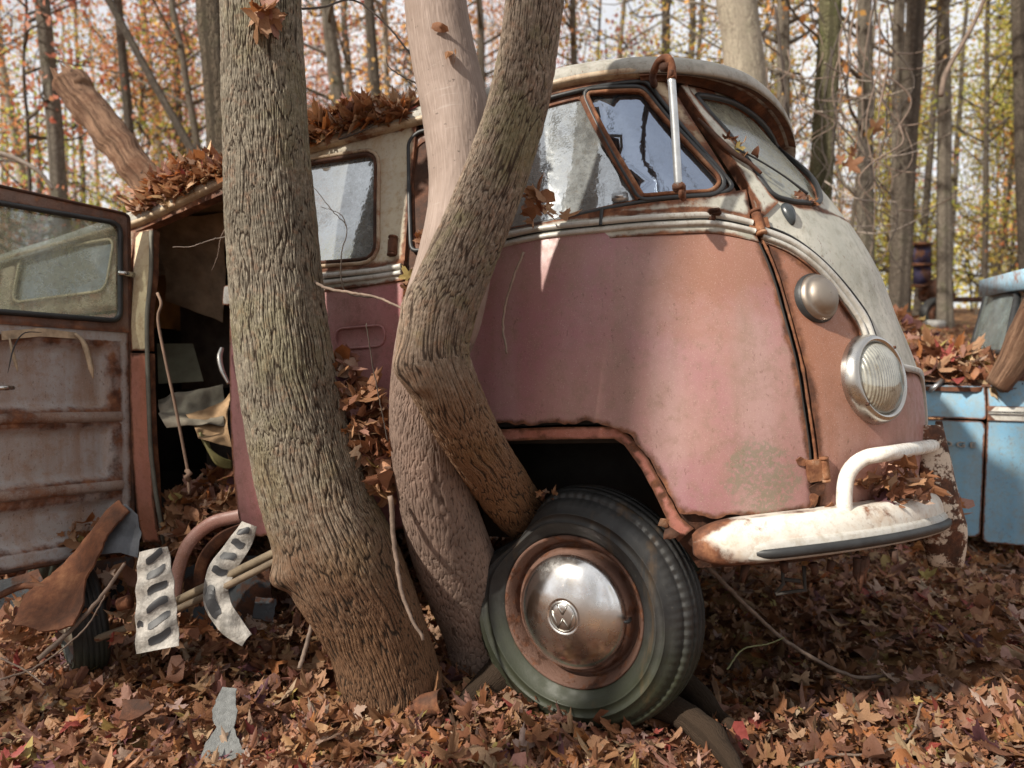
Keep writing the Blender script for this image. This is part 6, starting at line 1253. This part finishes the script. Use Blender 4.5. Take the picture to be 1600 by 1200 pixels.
heap('pair of dead leaves hanging in the vines', [(1318, 240), (1336, 228), (1332, 262), (1312, 256)], lambda x, y: 4.4, 3, 3, .12, 1.2, .02, 'leaves')
heap('cluster of dead leaves hanging higher in the vines', [(1350, 200), (1378, 196), (1372, 218), (1356, 222)], lambda x, y: 4.4, 4, 4, .11, 1.2, .02, 'leaves')

# ------------------------------------------------------------------ blue pickup truck
TO = np.array([(1533 - CX) / F * 3.4, (840 - CY) / F * 3.4, 3.4]); UPc = np.array([0, -math.cos(PITCH), -math.sin(PITCH)]); TF = np.array([-.93, 0, .34]); TF -= UPc * (TF @ UPc); TF /= np.linalg.norm(TF); TL = np.cross(TF, UPc); TL = TL if TL[2] > 0 else -TL
MT = Matrix.Identity(4); AT = np.stack([C2W @ TF, C2W @ TL, C2W @ UPc], 1); oT = c2w(TO)
for i in range(3):
    for j in range(3): MT[i][j] = AT[i, j]
    MT[i][3] = oT[i]
truck = empty('pickup_truck', 'derelict pale blue pickup truck behind the van, hood buried in leaves', 'truck', mw=MT)
def Tinv(x, y): r = np.array([(x - CX) / F, (y - CY) / F, 1.]); t = (TO @ TL) / (r @ TL); q = r * t - TO; return (q @ TF, q @ UPc)
def Tm(a, b):
    a = np.asarray(a, float); b = np.asarray(b, float); bulge_ = -.03 * np.clip((b - .55) / .12, 0, 1.2) ** 2; return np.stack([a, -bulge_ * 1., b], -1), np.broadcast_to([0, -1., 0], a.shape + (3,))
TI = lambda L: np.array([Tinv(*p) for p in L])
m_blue = paint('chalky_pale_blue_paint', (.15, .33, .48), (.20, .39, .52), .28, .010, .5, .5, (.25, .26, .22), .5)
hz_ = Tinv(1533, 602)[1]; gl = Tinv(1533, 656)[1]
sheet('front_fender', rnd([(0.004, 0), (0.004, gl - .006), (1.15, gl - .006), (1.15, .15), (.95, .15), (.85, .35), (.55, .35), (.42, .0)], .03), Tm, m_blue, truck, (), .02, 0, .04)
sheet('hood_side', rnd([(0.004, gl + .004), (0.004, hz_), (1.15, hz_ - .03), (1.15, gl + .004)], .012), Tm, m_blue, truck, (), .02, .010, .03)
dh = Tinv(1545, 594)[1]
sheet('truck_door', rnd([(-.004, -.02), (-.004, hz_ + .01), (-.05, dh), (-1.05, dh + .01), (-1.05, -.02)], .03), Tm, m_blue, truck, (), .03, .004, .04)
c1 = Tinv(1534, 634)[1]; c2 = Tinv(1534, 656)[1]
sheet('door_trim', [(-.0, c2), (.0, c1), (-1.0, c1 + .005), (-1.0, c2 + .005)], Tm, m_trim, truck, (), .012, .014, .03); MB().tube([(0, -.026, (c1 + c2) / 2 + .008), (-1., -.026, (c1 + c2) / 2 + .012)], .004, 6).obj('trim_rib', m_chrome, truck)
mb = MB(); hb = rnd([(0, 0), (0, 1.35), (1.15, 1.30), (1.15, .05)], .08); sheet('hood', hb, lambda a, b: (np.stack([a, b, hz_ + .05 * np.sin(np.clip(b / 1.35, 0, 1) * math.pi) - .012 * np.ones_like(a)], -1), np.broadcast_to([0, 0, 1.], a.shape + (3,))), m_blue, truck, (), .02, 0, .05)
MB().box((.6, 1.36, hz_ * .5), (1.15, .03, hz_)).obj('far_fender', m_blue, truck); MB().box((1.16, .68, hz_ * .5), (.03, 1.35, hz_ * .8), None, .02).obj('grille_panel', m_blue, truck)
MB().box((-.1, .68, hz_ * .45), (.06, 1.3, hz_ * .9)).box((.5, .7, .1), (1.1, 1.2, .04)).obj('firewall', m_dark, truck)
def T3(x, y, d): return (np.array(at(x, y, d)) - oT) @ AT
nb, nt, ft, fb = T3(1572, 552, 3.5), T3(1590, 462, 3.72), T3(1543, 456, 4.9), T3(1519, 545, 4.75)
gq = [nb, nt, ft, fb]
def quadsheet(nm, q, mat, bow=.05, n=14, th=.008):
    V = []; 
    for o2 in (0, th):
        for s_ in np.linspace(0, 1, n):
            for t in np.linspace(0, 1, n): p = q[0] * (1 - s_) * (1 - t) + q[1] * (1 - s_) * t + q[2] * s_ * t + q[3] * s_ * (1 - t); V.append(p + np.array([bow * 4 * s_ * (1 - s_) - o2, 0, 0]))
    Fc = [(b + i * n + j, b + i * n + j + 1, b + (i + 1) * n + j + 1, b + (i + 1) * n + j) for b in (0, n * n) for i in range(n - 1) for j in range(n - 1)]; return ob(nm, mkmesh(nm, V, Fc), mat, truck)
quadsheet('windshield', gq, glass('hazy_truck_glass', .35, (.30, .36, .35), .45, .12)); 
loop = np.vstack([crv([nb + (nt - nb) * .06, nb + (nt - nb) * .5, nt - (nt - nb) * .08, nt * .98 + ft * .02, nt * .9 + ft * .1, (nt + ft) / 2 + [.05, 0, 0], ft, (ft + fb) / 2, fb, (fb + nb) / 2 + [.05, 0, 0], nb * .93 + fb * .07, nb + (nt - nb) * .06], 90)]); MB().add(*tube(loop, .018, 8)).obj('windshield_rubber', m_black, truck)
MB().tube([nb + [-.07, -.02, -.05], nt + [-.06, -.02, .0]], .03, 10).obj('windshield_pillar', m_blue, truck)
rz = nt[2]; 
rm_ = bmesh.new(); bmesh.ops.create_cube(rm_, size=1); bmesh.ops.bevel(rm_, geom=rm_.edges[:], offset=.22, segments=5, affect='EDGES')
V = np.array([v.co[:] for v in rm_.verts]) * [1.25, 1.5, .17] + [nt[0] - .60, .76, rz + .075]; rm_.verts.index_update(); Fc = [[v.index for v in f.verts] for f in rm_.faces]; rm_.free(); ob('truck_roof', mkmesh('truck_roof', V, Fc), paint('blue_roof_gone_rusty', (.22, .38, .5), (.25, .42, .54), .55, .01, .5, .4, (.2, .12, .08)), truck)
MB().box((nt[0] - 1.1, .68, (rz + hz_) / 2), (.06, 1.3, rz - hz_)).obj('cab_back', m_blue, truck); MB().box((nt[0] - .9, .68, .35), (.4, 1.2, .8), None, .05).obj('truck_seat', m_dark, truck)
MB().tube([T3(1443, 620, 3.55), T3(1458, 606, 3.4), T3(1474, 594, 3.45)], .011, 8).obj('wiper_stalk', m_galv, truck)
fc = bpy.data.curves.new('nameplate', 'FONT'); fc.body = 'DODGE'; fc.size = .062; fc.extrude = .004; fc.space_character = 1.45; fc.bevel_depth = .001
fo = bpy.data.objects.new('nameplate', fc); COL.objects.link(fo); dg = bpy.context.evaluated_depsgraph_get(); me = bpy.data.meshes.new_from_object(fo.evaluated_get(dg)); bpy.data.objects.remove(fo)
xs_ = [v.co.x for v in me.vertices]; wdt = max(xs_) - min(xs_); e_ = Tinv(1524, 699); s_ = Tinv(1430, 699); o = ob('nameplate', me, chrome('dull_letters', .1, .3, (.35, .35, .33)), truck); k = abs(s_[0] - e_[0]) / wdt
mr_ = Matrix(((-k, 0, 0, s_[0] + min(xs_) * k), (0, 0, -1, -.008), (0, k * .62, 0, e_[1]), (0, 0, 0, 1))); o.matrix_local = mr_
twm = MT @ Matrix.Translation((.72, .12, -.02)) @ Matrix.Rotation(0, 4, 'Z'); make_wheel(truck, twm, .33, seg=72, capmat=m_rust)
# heap of leaves over the hood
V = []; nx_, ny_ = 40, 36
for i in range(nx_):
    for j in range(ny_):
        a, b = -.12 + i / (nx_ - 1) * 1.25, .03 + j / (ny_ - 1) * 1.3; hgt = (.21 * (b / 1.3) ** .8 * math.exp(-((a - .3) / .8) ** 2) + .11 * (1 - math.exp(-b / .10))) * (1 + .12 * math.sin(a * 9 + b * 5)) * (.5 + .5 * min(1, max(0, (a + .05) / .3))); V.append((a, b, hz_ + .0 + hgt))
Va = np.array(V); Vw = Va @ AT.T + oT; idx = RNG.integers(0, len(Va), 2300); Pw = Vw[idx] + RNG.normal(0, .02, (2300, 3)) + [0, 0, .0]
e = empty('leaf_pile', 'big mound of brown maple leaves on the blue truck hood', 'leaf pile', tuple(Vw.mean(0))); c0 = np.array(e.location)
ob('mound', mkmesh('mound', Vw - c0 - [0, 0, .03], [(i * ny_ + j, (i + 1) * ny_ + j, (i + 1) * ny_ + j + 1, i * ny_ + j + 1) for i in range(nx_ - 1) for j in range(ny_ - 1)]), plain('packed_leaf_mould', (.10, .05, .03), .95, 0, .4, 20, .8), e)
V, Fc, C = leaf_mass(Pw - c0, .10, .7); o = ob('leaf_mass', mkmesh('leaf_mass', V, Fc, True, attrs={'leafcol': C}), m_leaf, e); o['kind'] = 'stuff'
fi = np.where((Va[:, 1] < .5) & (Va[:, 0] < .75))[0]; leaf_objs(Vw[RNG.choice(fi, 110)] - c0 + [0, 0, .035], .125, .6, e)
tubething('log', 'rotten bark-covered log leaning against the blue truck cab', 'log', [at(1556, 606, 3.3), at(1585, 560, 3.3), at(1615, 500, 3.3), at(1650, 430, 3.35)], [.05, .07, .075, .07], m_log, 24, 40, lump=.02)
# distant machine with purple radiator panel
d = 12.5; k = d / F; e = empty('old_machine', 'rusty stripped machine with a purple radiator panel among the trees', 'machinery', tuple(at(1450, 505, d))); c0 = np.array(e.location)
def L_(x, y, dd=0.): return at(x, y, d + dd) - c0
mpu = rusty('purple_brown_panel', -.05, (.035, .028, .06), .7, 5, .3)
for (y0, y1) in ((384, 412), (415, 444)): MB().box(L_(1441, (y0 + y1) / 2), (26 * k, .06, (y1 - y0) * k)).obj('radiator_core', mpu, e)
for y in (381, 413.5, 447): MB().box(L_(1441, y, -.05), (30 * k, .1, 4 * k)).obj('radiator_rail', m_rust, e)
MB().box(L_(1462, 455), (34 * k, .5, 34 * k), None, .05).obj('engine_block', m_rustdark, e); MB().tube([L_(1440, 458), L_(1450, 446), L_(1475, 448), L_(1492, 462)], 4 * k, 8).obj('exhaust_manifold', m_rust, e)
MB().box(L_(1490, 468), (100 * k, .12, 8 * k), None, .01).obj('chassis_rail', m_rustdark, e); MB().tube([L_(1474, 440), L_(1480, 490), L_(1485, 512)], 2 * k, 6).obj('steering_column', m_rust, e)
make_wheel(e, Matrix.Translation(Vector(at(1466, 490, d - .5))) @ Matrix.Rotation(rad(8), 4, 'Z'), 24 * k, seg=64, capmat=m_rust)
e.children[-1].matrix_local = Matrix.Translation(Vector(L_(1466, 490, -.5)))
o = MB().box((0, 0, 0), (34 * k, .3, 14 * k), None, .02).obj('concrete_block', plain('grey_concrete', (.3, .29, .27), .9)); o.location = Vector(at(1452, 508, d - .9)); tag(o, 'grey concrete block lying before the rusty machine wheel', 'block')
